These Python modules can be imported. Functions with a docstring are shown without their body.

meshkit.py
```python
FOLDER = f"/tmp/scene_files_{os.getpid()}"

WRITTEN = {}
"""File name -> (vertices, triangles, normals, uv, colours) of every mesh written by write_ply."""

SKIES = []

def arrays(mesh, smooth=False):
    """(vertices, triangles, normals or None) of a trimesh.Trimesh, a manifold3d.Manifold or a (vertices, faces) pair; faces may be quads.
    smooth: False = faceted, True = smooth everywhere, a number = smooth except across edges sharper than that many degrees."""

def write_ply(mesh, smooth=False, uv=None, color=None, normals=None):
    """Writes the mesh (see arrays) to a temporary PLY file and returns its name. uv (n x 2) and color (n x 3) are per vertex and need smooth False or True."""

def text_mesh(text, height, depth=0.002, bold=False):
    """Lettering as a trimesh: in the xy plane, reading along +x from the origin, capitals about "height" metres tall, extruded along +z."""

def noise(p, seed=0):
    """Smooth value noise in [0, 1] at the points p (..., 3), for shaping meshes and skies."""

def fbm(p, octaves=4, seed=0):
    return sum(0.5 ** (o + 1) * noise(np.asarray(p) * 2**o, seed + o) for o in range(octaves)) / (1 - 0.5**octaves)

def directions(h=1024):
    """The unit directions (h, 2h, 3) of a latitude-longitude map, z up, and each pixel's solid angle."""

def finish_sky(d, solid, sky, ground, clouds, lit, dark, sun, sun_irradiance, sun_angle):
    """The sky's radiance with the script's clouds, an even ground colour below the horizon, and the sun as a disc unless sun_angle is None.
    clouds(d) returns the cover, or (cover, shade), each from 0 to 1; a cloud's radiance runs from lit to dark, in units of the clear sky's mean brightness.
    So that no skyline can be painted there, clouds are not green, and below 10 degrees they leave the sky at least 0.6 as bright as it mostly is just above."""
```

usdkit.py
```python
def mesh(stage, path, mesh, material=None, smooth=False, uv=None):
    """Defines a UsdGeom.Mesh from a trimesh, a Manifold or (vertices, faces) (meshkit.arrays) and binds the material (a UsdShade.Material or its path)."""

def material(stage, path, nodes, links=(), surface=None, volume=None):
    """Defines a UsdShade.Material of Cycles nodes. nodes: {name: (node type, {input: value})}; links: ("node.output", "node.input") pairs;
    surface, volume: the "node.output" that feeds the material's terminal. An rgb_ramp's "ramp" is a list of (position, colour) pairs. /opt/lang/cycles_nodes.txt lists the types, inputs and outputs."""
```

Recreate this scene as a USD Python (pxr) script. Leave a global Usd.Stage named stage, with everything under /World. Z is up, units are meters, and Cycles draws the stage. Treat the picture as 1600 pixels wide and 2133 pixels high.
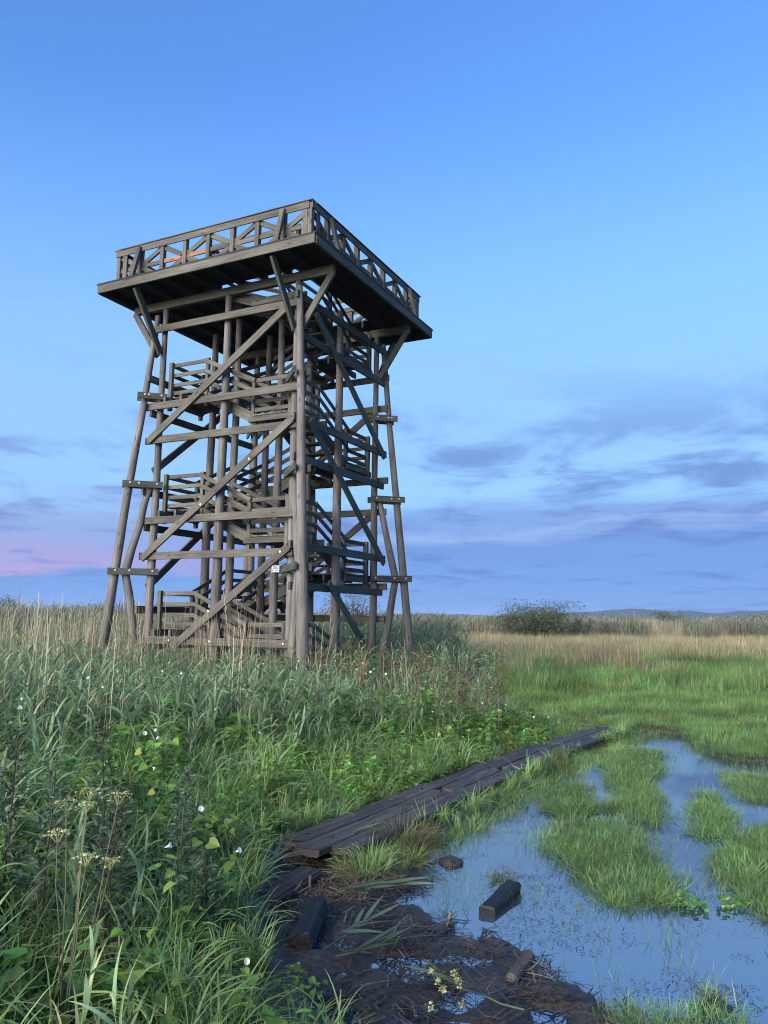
import math, random
import numpy as np, shapely, trimesh, usdkit
from shapely.geometry import Polygon, LineString
from shapely.ops import unary_union
from meshkit import noise, fbm
from pxr import Usd, UsdGeom, UsdLux, UsdShade, Gf, Sdf, Vt

stage = Usd.Stage.CreateInMemory()
UsdGeom.SetStageUpAxis(stage, 'Z')
UsdGeom.Xform.Define(stage, '/World')
LOOKS = '/World/Looks'
random.seed(4)

# ------------------------------------------------------------------ camera
PITCH, ROLL, EYE = .1345, .0128, 1.65
EXPOSURE = 1.95
cam = UsdGeom.Camera.Define(stage, '/World/camera')
_X, _U, _F = np.array([1., 0, 0]), np.array([0, -math.sin(PITCH), math.cos(PITCH)]), np.array([0, math.cos(PITCH), math.sin(PITCH)])
_R, _UP = _X * math.cos(ROLL) + _U * math.sin(ROLL), -_X * math.sin(ROLL) + _U * math.cos(ROLL)
cam.AddTransformOp().Set(Gf.Matrix4d(*_R, 0, *_UP, 0, *(-_F), 0, 0, 0, EYE, 1))
cam.CreateHorizontalApertureAttr(36.0)
cam.CreateFocalLengthAttr(36 * 1631 / 1600)
cam.CreateClippingRangeAttr(Gf.Vec2f(.05, 30000))
cam.CreateExposureAttr(EXPOSURE)

# ------------------------------------------------------------------ sky and light
SUN_EL, SUN_AZ = .25, -2.45
SKY_STRENGTH = .1
CLOUD_AT = (4.57, 3.47, 0)
SUN_INT, SUN_ANGLE = .78, 60.0
def sky_material():
    k = 1 / (SKY_STRENGTH * 2 ** EXPOSURE)
    def lin(r, g, b):
        return tuple(((c / 255 + .055) / 1.055) ** 2.4 * k for c in (r, g, b))
    n = {
        "sky": ("sky_texture", {"sky_type": "single_scattering", "sun_disc": False, "sun_elevation": SUN_EL, "sun_rotation": SUN_AZ, "altitude": 0., "air_density": 1., "aerosol_density": .4, "ozone_density": 7.}),
        "tint": ("mix", {"mix_type": "multiply", "fac": 1.0, "color2": (1.12, 1.03, 1.04)}),
        "tc": ("texture_coordinate", {}), "s": ("separate_xyz", {}),
        # pale air low in the sky
        "hz": ("map_range", {"range_type": "smoothstep", "from_min": .6, "from_max": .2, "to_max": .9, "clamp": True}),
        "x0": ("mix", {"color2": lin(156, 205, 253)}),
        # directions laid out as a cloud sheet overhead
        "zb": ("math", {"math_type": "add", "value2": .075}),
        "u": ("math", {"math_type": "divide"}), "v": ("math", {"math_type": "divide"}), "p": ("combine_xyz", {"z": 2.1}),
        "m1": ("mapping", {"scale": (.95, .8, 1.0), "location": CLOUD_AT}),
        "n1": ("noise_texture", {"scale": 1.9, "detail": 9., "roughness": .6, "distortion": .35}),
        "n2": ("noise_texture", {"scale": .62, "detail": 3., "roughness": .5}),
        "nn": ("math", {"math_type": "multiply_add", "value2": .75}),
        "c1": ("map_range", {"range_type": "smoothstep", "from_min": .86, "from_max": 1.09, "clamp": True}),
        "h1": ("map_range", {"range_type": "smoothstep", "from_min": .34, "from_max": .17, "clamp": True}),
        "f1": ("math", {"math_type": "multiply"}), "f1b": ("math", {"math_type": "multiply", "value2": .78}),
        # the bank low over the horizon, with torn streaks along its top
        "m2": ("mapping", {"scale": (1.6, 1.6, 15.)}),
        "n3": ("noise_texture", {"scale": 1.7, "detail": 6., "roughness": .55, "distortion": .3}),
        "zz": ("math", {"math_type": "multiply_add", "value2": -.11}),
        "zo": ("math", {"math_type": "add", "value2": .055}),
        "h2": ("map_range", {"range_type": "smoothstep", "from_min": .165, "from_max": .125, "clamp": True}),
        "f2": ("math", {"math_type": "multiply", "value2": .9}),
        "xw": ("map_range", {"range_type": "smoothstep", "from_min": -.42, "from_max": -.02, "clamp": True}),
        "colL": ("rgb_ramp", {"ramp": [(0., lin(112, 160, 231)), (.30, lin(112, 160, 231)), (.36, lin(182, 164, 220)), (.5, lin(170, 166, 226)), (.66, lin(150, 178, 232)), (1., lin(158, 192, 243))]}),
        "zr": ("map_range", {"from_min": .0, "from_max": .15, "clamp": True}),
        "colR": ("rgb_ramp", {"ramp": [(0., lin(116, 163, 232)), (.5, lin(114, 158, 230)), (.66, lin(113, 152, 225)), (.78, lin(152, 184, 240)), (.9, lin(124, 158, 228)), (1., lin(118, 152, 222))]}),
        "colB": ("mix", {}),
        "colC": ("mix", {"color1": lin(120, 145, 214), "color2": lin(104, 136, 208)}),
        "x1": ("mix", {}), "x2": ("mix", {}),
        "bg": ("background_shader", {"strength": SKY_STRENGTH}),
    }
    l = [("sky.color", "tint.color1"), ("tint.color", "x0.color1"), ("tc.generated", "s.vector"), ("s.z", "hz.value"), ("hz.result", "x0.fac"),
         ("s.z", "zb.value1"), ("s.x", "u.value1"), ("zb.value", "u.value2"), ("s.y", "v.value1"), ("zb.value", "v.value2"),
         ("u.value", "p.x"), ("v.value", "p.y"), ("p.vector", "m1.vector"), ("m1.vector", "n1.vector"), ("m1.vector", "n2.vector"),
         ("n2.fac", "nn.value1"), ("n1.fac", "nn.value3"), ("nn.value", "c1.value"), ("s.z", "h1.value"), ("c1.result", "f1.value1"), ("h1.result", "f1.value2"), ("f1.value", "f1b.value1"),
         ("tc.generated", "m2.vector"), ("m2.vector", "n3.vector"), ("n3.fac", "zz.value1"), ("s.z", "zz.value3"), ("zz.value", "zo.value1"), ("zo.value", "h2.value"), ("h2.result", "f2.value1"),
         ("s.x", "xw.value"), ("zo.value", "zr.value"), ("zr.result", "colL.fac"), ("zr.result", "colR.fac"), ("colL.color", "colB.color1"), ("colR.color", "colB.color2"), ("xw.result", "colB.fac"), ("xw.result", "colC.fac"),
         ("x0.color", "x1.color1"), ("colB.color", "x1.color2"), ("f2.value", "x1.fac"),
         ("x1.color", "x2.color1"), ("colC.color", "x2.color2"), ("f1b.value", "x2.fac"), ("x2.color", "bg.color")]
    return usdkit.material(stage, LOOKS + '/evening_sky', n, l, surface="bg.background")
dome = UsdLux.DomeLight.Define(stage, '/World/sky')
UsdShade.MaterialBindingAPI.Apply(dome.GetPrim()).Bind(sky_material())
sun = UsdLux.DistantLight.Define(stage, '/World/sun')
sun.CreateNormalizeAttr(True); sun.CreateIntensityAttr(SUN_INT); sun.CreateAngleAttr(SUN_ANGLE); sun.CreateColorAttr(Gf.Vec3f(1, .91, .79))
sd = np.array([math.sin(SUN_AZ) * math.cos(SUN_EL), math.cos(SUN_AZ) * math.cos(SUN_EL), math.sin(SUN_EL)])
_a = np.cross([0, 0, 1.], sd); _a /= np.linalg.norm(_a); _b = np.cross(sd, _a)
sun.AddTransformOp().Set(Gf.Matrix4d(*_a, 0, *_b, 0, *sd, 0, 0, 0, 0, 1))

# ------------------------------------------------------------------ helpers
_used = {}
def path(name, parent=None):
    root = parent.GetPath().pathString if parent else '/World'
    k = (root, name)
    i = _used.get(k, 0); _used[k] = i + 1
    return f"{root}/{name}" + (f"_{i:03d}" if i else "")
def tag(prim, label=None, cat=None, group=None, kind=None):
    p = prim.GetPrim() if hasattr(prim, 'GetPrim') else prim
    for k, v in (("label", label), ("category", cat), ("group", group), ("kind", kind)):
        if v: p.SetCustomDataByKey(k, v)
    return p
def obj(name, mesh, mat, parent=None, smooth=False, uv=None):
    return usdkit.mesh(stage, path(name, parent), mesh, mat, smooth=smooth, uv=uv).GetPrim()
def thing(name, label, cat, loc=(0, 0, 0), rotz=0., group=None):
    x = UsdGeom.Xform.Define(stage, path(name))
    x.AddTranslateOp().Set(Gf.Vec3d(*map(float, loc)))
    if rotz: x.AddRotateZOp().Set(float(rotz))
    return tag(x, label, cat, group)

# ------------------------------------------------------------------ materials
def wood(name, dark, mid, light, rough=.75, spec=.3, moss=None, mossy=0., bump=.35, streak=34.):
    n = {"at": ("attribute", {"attribute": "st"}),
         "mp": ("mapping", {"scale": (1.6, streak, 1.)}),
         "g": ("noise_texture", {"scale": 1., "detail": 6., "roughness": .62, "distortion": .4}),
         "mk": ("mapping", {"scale": (2.1, 7.5, 1.)}),
         "k": ("voronoi_texture", {"scale": 1., "randomness": 1.}),
         "kr": ("map_range", {"range_type": "smoothstep", "from_min": .05, "from_max": .2, "to_min": .25, "to_max": 1., "clamp": True}),
         "ml": ("mapping", {"scale": (.55, 1.2, 1.)}),
         "lo": ("noise_texture", {"scale": 1., "detail": 2.}),
         "lr": ("map_range", {"from_min": .3, "from_max": .7, "to_min": .5, "to_max": 1.3, "clamp": True}),
         "rp": ("rgb_ramp", {"ramp": [(.25, dark), (.5, mid), (.78, light)]}),
         "a": ("mix", {"mix_type": "multiply", "fac": 1.}), "b": ("mix", {"mix_type": "multiply", "fac": 1.}),
         "mm": ("map_range", {"range_type": "smoothstep", "from_min": .5, "from_max": .75, "to_max": mossy, "clamp": True}),
         "ms": ("mapping", {"scale": (1.3, 5., 1.), "location": (3., 9., 0)}), "mn": ("noise_texture", {"scale": 1., "detail": 4.}),
         "c": ("mix", {"color2": moss or mid}),
         "bp": ("bump", {"strength": bump, "distance": .006}),
         "bs": ("principled_bsdf", {"roughness": rough, "specular_ior_level": spec})}
    l = [("at.vector", "mp.vector"), ("mp.vector", "g.vector"), ("at.vector", "mk.vector"), ("mk.vector", "k.vector"), ("k.distance", "kr.value"),
         ("at.vector", "ml.vector"), ("ml.vector", "lo.vector"), ("lo.fac", "lr.value"), ("g.fac", "rp.fac"), ("rp.color", "a.color1"), ("lr.result", "a.color2"),
         ("a.color", "b.color1"), ("kr.result", "b.color2"), ("at.vector", "ms.vector"), ("ms.vector", "mn.vector"), ("mn.fac", "mm.value"),
         ("b.color", "c.color1"), ("mm.result", "c.fac"), ("g.fac", "bp.height"), ("bp.normal", "bs.normal"), ("c.color", "bs.base_color")]
    return usdkit.material(stage, f"{LOOKS}/{name}", n, l, surface="bs.BSDF")
M = {}
M['pole'] = wood('weathered_pole', (.046, .043, .04), (.122, .114, .107), (.205, .193, .182), moss=(.12, .13, .075), mossy=.25, streak=26.)
M['board'] = wood('weathered_board', (.026, .025, .021), (.076, .072, .062), (.14, .132, .117), moss=(.095, .115, .06), mossy=.45)
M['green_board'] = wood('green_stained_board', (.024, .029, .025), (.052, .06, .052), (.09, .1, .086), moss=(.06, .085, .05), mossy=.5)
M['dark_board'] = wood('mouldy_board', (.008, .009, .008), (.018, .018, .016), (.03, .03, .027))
M['new_board'] = wood('fresh_board', (.15, .07, .042), (.22, .115, .07), (.27, .16, .105))
M['wet_plank'] = wood('wet_plank', (.014, .0125, .0115), (.052, .046, .042), (.11, .099, .091), rough=.65, spec=.25, moss=(.03, .032, .016), mossy=.6, bump=.8, streak=22.)
M['wet_block'] = wood('wet_block', (.002, .002, .002), (.0045, .0043, .0045), (.011, .0105, .011), rough=.6, spec=.4, bump=.7)
M['stub'] = wood('cut_stem', (.08, .055, .035), (.15, .105, .065), (.22, .16, .1))
M['bolt'] = usdkit.material(stage, LOOKS + '/galvanised_bolt', {"p": ("principled_bsdf", {"base_color": (.75, .75, .74), "metallic": .5, "roughness": .4})}, [], surface="p.BSDF")
M['sign_plate'] = usdkit.material(stage, LOOKS + '/sign_plate', {"p": ("principled_bsdf", {"base_color": (.62, .64, .68), "roughness": .4})}, [], surface="p.BSDF")
M['sign_ink'] = usdkit.material(stage, LOOKS + '/sign_ink', {"p": ("principled_bsdf", {"base_color": (.16, .2, .24), "roughness": .6})}, [], surface="p.BSDF")

def leafy(name, ramp, tip=None, tipmix=0., rough=.45, spec=.35, trans=.3, vary=.35, hue=.03, gain=1., patch=.28):
    """ramp: colours picked per blade; st.x is a number per blade, st.y runs from its base to its tip."""
    ramp = [(p_, tuple(gain * x for x in c_)) for p_, c_ in ramp]
    n = {"at": ("attribute", {"attribute": "st"}), "s": ("separate_xyz", {}),
         "g": ("geometry", {}), "pn": ("noise_texture", {"scale": .85, "detail": 3.}), "pr": ("map_range", {"from_min": .3, "from_max": .7, "to_min": 1 - patch, "to_max": 1 + patch, "clamp": True}), "mp": ("mix", {"mix_type": "multiply", "fac": 1.}),
         "r": ("rgb_ramp", {"ramp": ramp}),
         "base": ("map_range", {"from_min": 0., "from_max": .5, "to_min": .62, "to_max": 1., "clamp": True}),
         "tf": ("map_range", {"range_type": "smoothstep", "from_min": .72, "from_max": 1., "to_max": tipmix, "clamp": True}),
         "tm": ("mix", {"color2": tip or ramp[0][1]}),
         "oi": ("object_info", {}),
         "ov": ("map_range", {"from_min": 0., "from_max": 1., "to_min": 1 - vary, "to_max": 1 + vary}),
         "oh": ("map_range", {"from_min": 0., "from_max": 1., "to_min": .5 - hue, "to_max": .5 + hue}),
         "h": ("hsv", {"saturation": 1., "fac": 1.}), "mb": ("mix", {"mix_type": "multiply", "fac": 1.}),
         "p": ("principled_bsdf", {"roughness": rough, "specular_ior_level": spec}),
         "t": ("translucent_bsdf", {}), "mx": ("mix_closure", {"fac": trans})}
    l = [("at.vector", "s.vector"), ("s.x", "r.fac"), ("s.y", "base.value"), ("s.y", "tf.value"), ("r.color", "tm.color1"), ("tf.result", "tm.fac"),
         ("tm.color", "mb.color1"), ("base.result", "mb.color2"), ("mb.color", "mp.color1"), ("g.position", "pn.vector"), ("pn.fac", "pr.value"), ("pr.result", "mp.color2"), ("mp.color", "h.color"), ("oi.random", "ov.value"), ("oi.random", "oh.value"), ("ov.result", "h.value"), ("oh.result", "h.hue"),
         ("h.color", "p.base_color"), ("h.color", "t.color"), ("p.BSDF", "mx.closure1"), ("t.BSDF", "mx.closure2")]
    return usdkit.material(stage, f"{LOOKS}/{name}", n, l, surface="mx.closure")
STRAW = (.36, .29, .17)
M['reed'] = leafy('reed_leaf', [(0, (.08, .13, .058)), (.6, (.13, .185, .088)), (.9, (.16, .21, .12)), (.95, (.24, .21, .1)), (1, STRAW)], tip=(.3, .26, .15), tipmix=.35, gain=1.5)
M['far_reed'] = leafy('far_reed_leaf', [(0, (.13, .165, .11)), (.6, (.18, .21, .15)), (.8, (.26, .24, .17)), (1, STRAW)], rough=.6, spec=.2)
M['dry'] = leafy('dry_reed', [(0, (.25, .19, .13)), (.5, (.36, .29, .21)), (1, (.46, .39, .3))], trans=.2, rough=.6, spec=.2)
M['plume'] = leafy('dry_plume', [(0, (.17, .12, .09)), (1, (.33, .25, .19))], trans=.3, rough=.7, spec=.1)
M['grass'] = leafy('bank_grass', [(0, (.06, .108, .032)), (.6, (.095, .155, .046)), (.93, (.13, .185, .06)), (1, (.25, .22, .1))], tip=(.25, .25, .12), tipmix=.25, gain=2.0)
M['cut_reed'] = leafy('cut_reed', [(0, (.05, .085, .05)), (.7, (.085, .125, .08)), (1, (.14, .13, .07))], vary=.2)
M['tussock'] = leafy('tussock_grass', [(0, (.075, .08, .03)), (.5, (.12, .11, .05)), (.8, (.2, .16, .08)), (1, (.28, .22, .13))], trans=.2, rough=.6)
M['meadow'] = leafy('meadow_grass', [(0, (.10, .19, .055)), (.6, (.145, .245, .07)), (.95, (.19, .27, .09)), (1, (.27, .26, .12))], trans=.35, vary=.25, gain=1.0, patch=.4)
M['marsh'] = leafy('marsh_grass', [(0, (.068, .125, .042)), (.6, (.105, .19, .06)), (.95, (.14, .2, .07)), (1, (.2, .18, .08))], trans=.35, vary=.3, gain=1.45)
M['tan'] = leafy('seeding_grass', [(0, (.16, .19, .07)), (.3, (.26, .24, .12)), (.7, (.38, .31, .18)), (1, (.46, .38, .24))], trans=.3, rough=.6)
M['herb'] = leafy('herb_leaf', [(0, (.045, .095, .02)), (.6, (.075, .145, .028)), (.9, (.12, .19, .03)), (1, (.2, .2, .04))], trans=.35, rough=.5, gain=1.55)
M['rust'] = leafy('rusty_herb', [(0, (.09, .05, .03)), (.5, (.15, .09, .045)), (.8, (.11, .12, .04)), (1, (.2, .16, .07))], trans=.2, rough=.6)
M['mugwort'] = leafy('mugwort_leaf', [(0, (.045, .075, .04)), (.7, (.07, .105, .06)), (1, (.13, .16, .1))], trans=.2, rough=.6)
M['stem'] = leafy('brown_stem', [(0, (.045, .025, .018)), (1, (.09, .05, .035))], trans=.0, rough=.6)
M['umbel'] = leafy('yellow_umbel', [(0, (.26, .26, .09)), (1, (.42, .4, .2))], trans=.2, rough=.6)
M['white'] = usdkit.material(stage, LOOKS + '/white_petal', {"p": ("principled_bsdf", {"base_color": (.82, .84, .82), "roughness": .6}), "t": ("translucent_bsdf", {"color": (.8, .82, .8)}), "m": ("mix_closure", {"fac": .3})}, [("p.BSDF", "m.closure1"), ("t.BSDF", "m.closure2")], surface="m.closure")
M['willow'] = leafy('willow_leaf', [(0, (.06, .085, .05)), (.6, (.1, .13, .075)), (1, (.16, .18, .11))], trans=.25, rough=.5)
M['bark'] = usdkit.material(stage, LOOKS + '/bark', {"n": ("noise_texture", {"scale": 20.}), "r": ("rgb_ramp", {"ramp": [(.3, (.05, .04, .035)), (.7, (.12, .1, .085))]}), "p": ("principled_bsdf", {"roughness": .85})}, [("n.fac", "r.fac"), ("r.color", "p.base_color")], surface="p.BSDF")
M['debris'] = leafy('dark_debris', [(0, (.02, .015, .012)), (.7, (.045, .033, .025)), (.95, (.1, .075, .05)), (1, (.2, .16, .1))], trans=.0, rough=.5, spec=.4)
M['litter'] = leafy('dead_litter', [(0, (.07, .045, .028)), (.6, (.14, .095, .055)), (1, (.26, .19, .11))], trans=.1, rough=.65)
M['water'] = usdkit.material(stage, LOOKS + '/still_water', {"g": ("geometry", {}), "n": ("noise_texture", {"scale": 2.2, "detail": 3.}), "b": ("bump", {"strength": .05, "distance": .02}),
    "p": ("principled_bsdf", {"base_color": (.02, .024, .03), "roughness": .025, "ior": 4.0, "specular_ior_level": .5})}, [("g.position", "n.vector"), ("n.fac", "b.height"), ("b.normal", "p.normal")], surface="p.BSDF")
M['ground'] = usdkit.material(stage, LOOKS + '/marsh_soil', {"g": ("geometry", {}), "n": ("noise_texture", {"scale": 1.3, "detail": 8., "roughness": .65}), "f": ("noise_texture", {"scale": 28., "detail": 5., "roughness": .7}), "s": ("separate_xyz", {}),
    "r": ("rgb_ramp", {"ramp": [(.3, (.016, .013, .011)), (.55, (.035, .028, .022)), (.75, (.06, .055, .03))]}),
    "gr": ("rgb_ramp", {"ramp": [(.3, (.06, .1, .03)), (.7, (.15, .17, .07))]}), "d": ("map_range", {"range_type": "smoothstep", "from_min": 16., "from_max": 40., "clamp": True}),
    "zl": ("map_range", {"range_type": "smoothstep", "from_min": -.005, "from_max": .02, "to_max": .75, "clamp": True}), "m0": ("mix", {"color2": (.03, .05, .016)}), "m": ("mix", {}), "b": ("bump", {"strength": .8, "distance": .03}), "p": ("principled_bsdf", {"roughness": .42, "specular_ior_level": .5})},
    [("g.position", "n.vector"), ("g.position", "f.vector"), ("g.position", "s.vector"), ("s.y", "d.value"), ("f.fac", "r.fac"), ("n.fac", "gr.fac"), ("r.color", "m0.color1"), ("s.z", "zl.value"), ("zl.result", "m0.fac"), ("m0.color", "m.color1"), ("gr.color", "m.color2"), ("d.result", "m.fac"),
     ("f.fac", "b.height"), ("b.normal", "p.normal"), ("m.color", "p.base_color")], surface="p.BSDF")
M['hill'] = usdkit.material(stage, LOOKS + '/wooded_hill', {"g": ("geometry", {}), "n": ("noise_texture", {"scale": .02, "detail": 5.}), "r": ("rgb_ramp", {"ramp": [(.3, (.012, .026, .024)), (.7, (.025, .045, .035))]}), "p": ("principled_bsdf", {"roughness": .9})},
    [("g.position", "n.vector"), ("n.fac", "r.fac"), ("r.color", "p.base_color")], surface="p.BSDF")

# ------------------------------------------------------------------ the lie of the land (all in metres; the camera stands at the origin looking along +y)
WATER_Z = -.05
ISL = {
 'a': [(2.98,10.47),(3.51,10.84),(3.71,10.69),(3.38,9.49),(2.99,8.85),(2.83,8.52),(2.81,8.02),(2.56,7.33),(2.36,6.82),(2.16,6.75),(2.15,7.16),(2.0,7.23),(2.24,7.99),(2.59,9.31),(2.62,9.84)],
 'b': [(1.65,8.14),(1.94,8.46),(2.16,8.48),(2.04,7.71),(1.99,7.38),(1.89,7.15),(1.68,7.06),(1.5,7.2),(1.52,7.6)],
 'c': [(1.36,6.71),(1.56,6.85),(1.87,6.93),(2.06,6.74),(2.05,6.26),(1.99,5.94),(1.94,5.52),(1.72,4.9),(1.58,4.97),(1.38,4.89),(1.38,5.25),(1.33,5.54),(1.34,5.91),(1.2,5.96)],
 'd': [(2.96,7.76),(3.31,8.34),(3.36,8.05),(3.13,7.21),(2.9,6.65),(2.69,6.4),(2.47,6.22),(2.44,6.39),(2.66,7.04)],
 'e': [(2.95,6.66),(3.29,6.93),(3.9,7.1),(3.4,4.4),(2.29,4.64),(2.22,4.73),(2.17,4.88),(2.19,5.17),(2.21,5.49),(2.33,5.85),(2.61,6.17)],
 'f': [(3.88,9.27),(4.33,9.06),(5.2,9.0),(5.2,7.7),(3.88,7.73),(3.67,7.72),(3.47,7.71),(3.64,8.46)]}
islands = unary_union([Polygon(v).buffer(0).buffer({'a': -.06, 'b': -.03, 'd': -.08, 'f': -.05, 'e': -.05}.get(k, -.02)) for k, v in ISL.items()])
pond = Polygon([(-.12,5.6),(.17,5.95),(.29,6.07),(.44,6.36),(.62,6.61),(.87,6.95),(1.1,7.41),(1.27,7.84),(1.69,8.55),(2.16,9.4),(2.67,10.45),(3.27,11.17),(3.69,11.79),(4.02,12.75),(4.6,12.2),(4.28,10.55),(4.36,10.05),(4.75,9.9),(7.5,9.75),(7.5,3.2),(2.2,3.38),(1.69,3.46),(1.32,3.58),(1.15,3.55),(.98,3.62),(.8,3.96),(.77,4.17),(.59,4.4),(.43,4.36),(.27,4.25),(.1,4.4),(.03,4.64),(-.03,4.93),(.1,5.3)]).buffer(0)
mud = Polygon([(-.75,5.9),(-.6,5.3),(-.62,4.7),(-.52,4.3),(-.4,4.0),(-.25,3.7),(-.05,3.3),(.3,3.1),(.9,3.0),(1.02,3.4),(.98,3.75),(.8,4.1),(.6,4.45),(.5,4.7),(.35,4.7),(.2,4.95),(.25,5.4),(.3,5.8),(.1,5.75),(-.15,5.5),(-.6,5.75)]).buffer(0)
bank = Polygon([(.2,2.0),(.02,3.05),(-.2,3.35),(-.3,3.75),(-.42,4.08),(-.55,4.4),(-.66,4.8),(-.72,5.4),(-.78,5.75),(-.55,6.25),(-.1,7.0),(.32,7.75),(1.02,8.95),(1.95,10.15),(2.6,11.4),(2.75,12.4),(2.73,14.0),(2.84,18.5),(3.1,25.1),(2.5,33.9),(1.5,60),(-60,60),(-60,-1),(-1.5,-1)])
walk = Polygon([(-.72,5.72),(-.2,5.42),(.98,7.4),(1.36,8.1),(2.42,10.1),(3.62,11.86),(3.24,12.1),(1.95,10.15),(.9,8.6),(.3,7.6)])
wet = pond.difference(islands)
def land(x, y):
    x, y = np.asarray(x, float), np.asarray(y, float)
    z = .025 + .05 * (fbm(np.stack([x * 1.6, y * 1.6, 0 * x], -1), 4) - .5)
    near = (x > -5) & (x < 9) & (y > 1) & (y < 16)
    if near.any():
        p = shapely.points(x[near], y[near])
        q = np.stack([x[near], y[near], 0 * x[near]], -1)
        d = np.where(shapely.contains(wet, p), -1, 1) * shapely.distance(wet.boundary, p) + .22 * (fbm(q * 3.1, 4, 7) - .5)
        t = np.clip((d + .12) / .24, 0, 1); t = t * t * (3 - 2 * t)
        zi = np.where(shapely.contains(pond.buffer(.05), p), -.045 + .03 * (fbm(q * 4, 3, 3) - .3), z[near])
        zz = -.15 + (zi + .15) * t
        m = np.clip(shapely.distance(mud, p) / .12, 0, 1)
        zm = -.038 + .13 * (fbm(q * 5.5, 5, 11) - .46)
        z[near] = zm * (1 - m) + zz * m
    return z

def lines(a, b, step, far_lo, far_hi, n):
    core = np.arange(a, b + 1e-6, step)
    lo = a - np.geomspace(step, a - far_lo, n)[::-1]; hi = b + np.geomspace(step, far_hi - b, n)
    return np.concatenate([lo, core, hi])
gx, gy = lines(-2.2, 5.2, .04, -6000, 6000, 46), lines(2.6, 12.8, .04, -6000, 6000, 46)
XX, YY = np.meshgrid(gx, gy)
ZZ = land(XX.ravel(), YY.ravel())
nx, ny = len(gx), len(gy)
ii, jj = np.meshgrid(np.arange(nx - 1), np.arange(ny - 1))
k0 = (jj * nx + ii).ravel()
tag(obj('ground', (np.stack([XX.ravel(), YY.ravel(), ZZ], 1), np.stack([k0, k0 + 1, k0 + nx + 1, k0 + nx], 1)), M['ground'], smooth=True), kind='structure')
wp = np.array([(-1.6, 2.4), (8, 2.4), (8, 13.2), (-1.6, 13.2)])
tag(obj('water', (np.column_stack([wp, np.full(4, WATER_Z)]), np.array([[0, 1, 2, 3]])), M['water']), 'still shallow floodwater reflecting the evening sky beside the boardwalk', kind='structure')

def hill_range(az0, az1, dist, h, seed, n=160):
    """A long wooded ridge with a back slope, drawn on a strip of terrain."""
    az = np.radians(np.linspace(az0, az1, n))
    env = np.clip(np.minimum(np.linspace(0, 1, n), 1 - np.linspace(0, 1, n)) * 6, 0, 1) ** .7
    prof = h * env * (.45 + .75 * fbm(np.stack([np.degrees(az) * .35, 0 * az, 0 * az], -1), 3, seed)) + .07 * h * env * noise(np.stack([np.degrees(az) * 9, 0 * az, 0 * az], -1), seed)
    rows = []
    for f, dd in ((0, 0), (.55, 40), (.9, 90), (1., 160), (.8, 400), (-.3, 900)):
        rows.append(np.stack([np.sin(az) * (dist + dd), np.cos(az) * (dist + dd), prof * f - .5 + .05 * h * noise(np.stack([np.degrees(az) * 22, 0 * az + dd, 0 * az], -1), seed + 1) * (f > 0)], 1))
    v = np.vstack(rows); i, j = np.meshgrid(np.arange(n - 1), np.arange(len(rows) - 1)); k = (j * n + i).ravel()
    return v, np.stack([k, k + 1, k + n + 1, k + n], 1)
for a0, a1, dd, hh, sdd in ((8, 52, 2600, 36, 5), (-2, 26, 3400, 26, 9), (-50, -8, 3000, 20, 14)):
    tag(obj('hills', hill_range(a0, a1, dd, hh, sdd), M['hill'], smooth=True), kind='structure')

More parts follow.
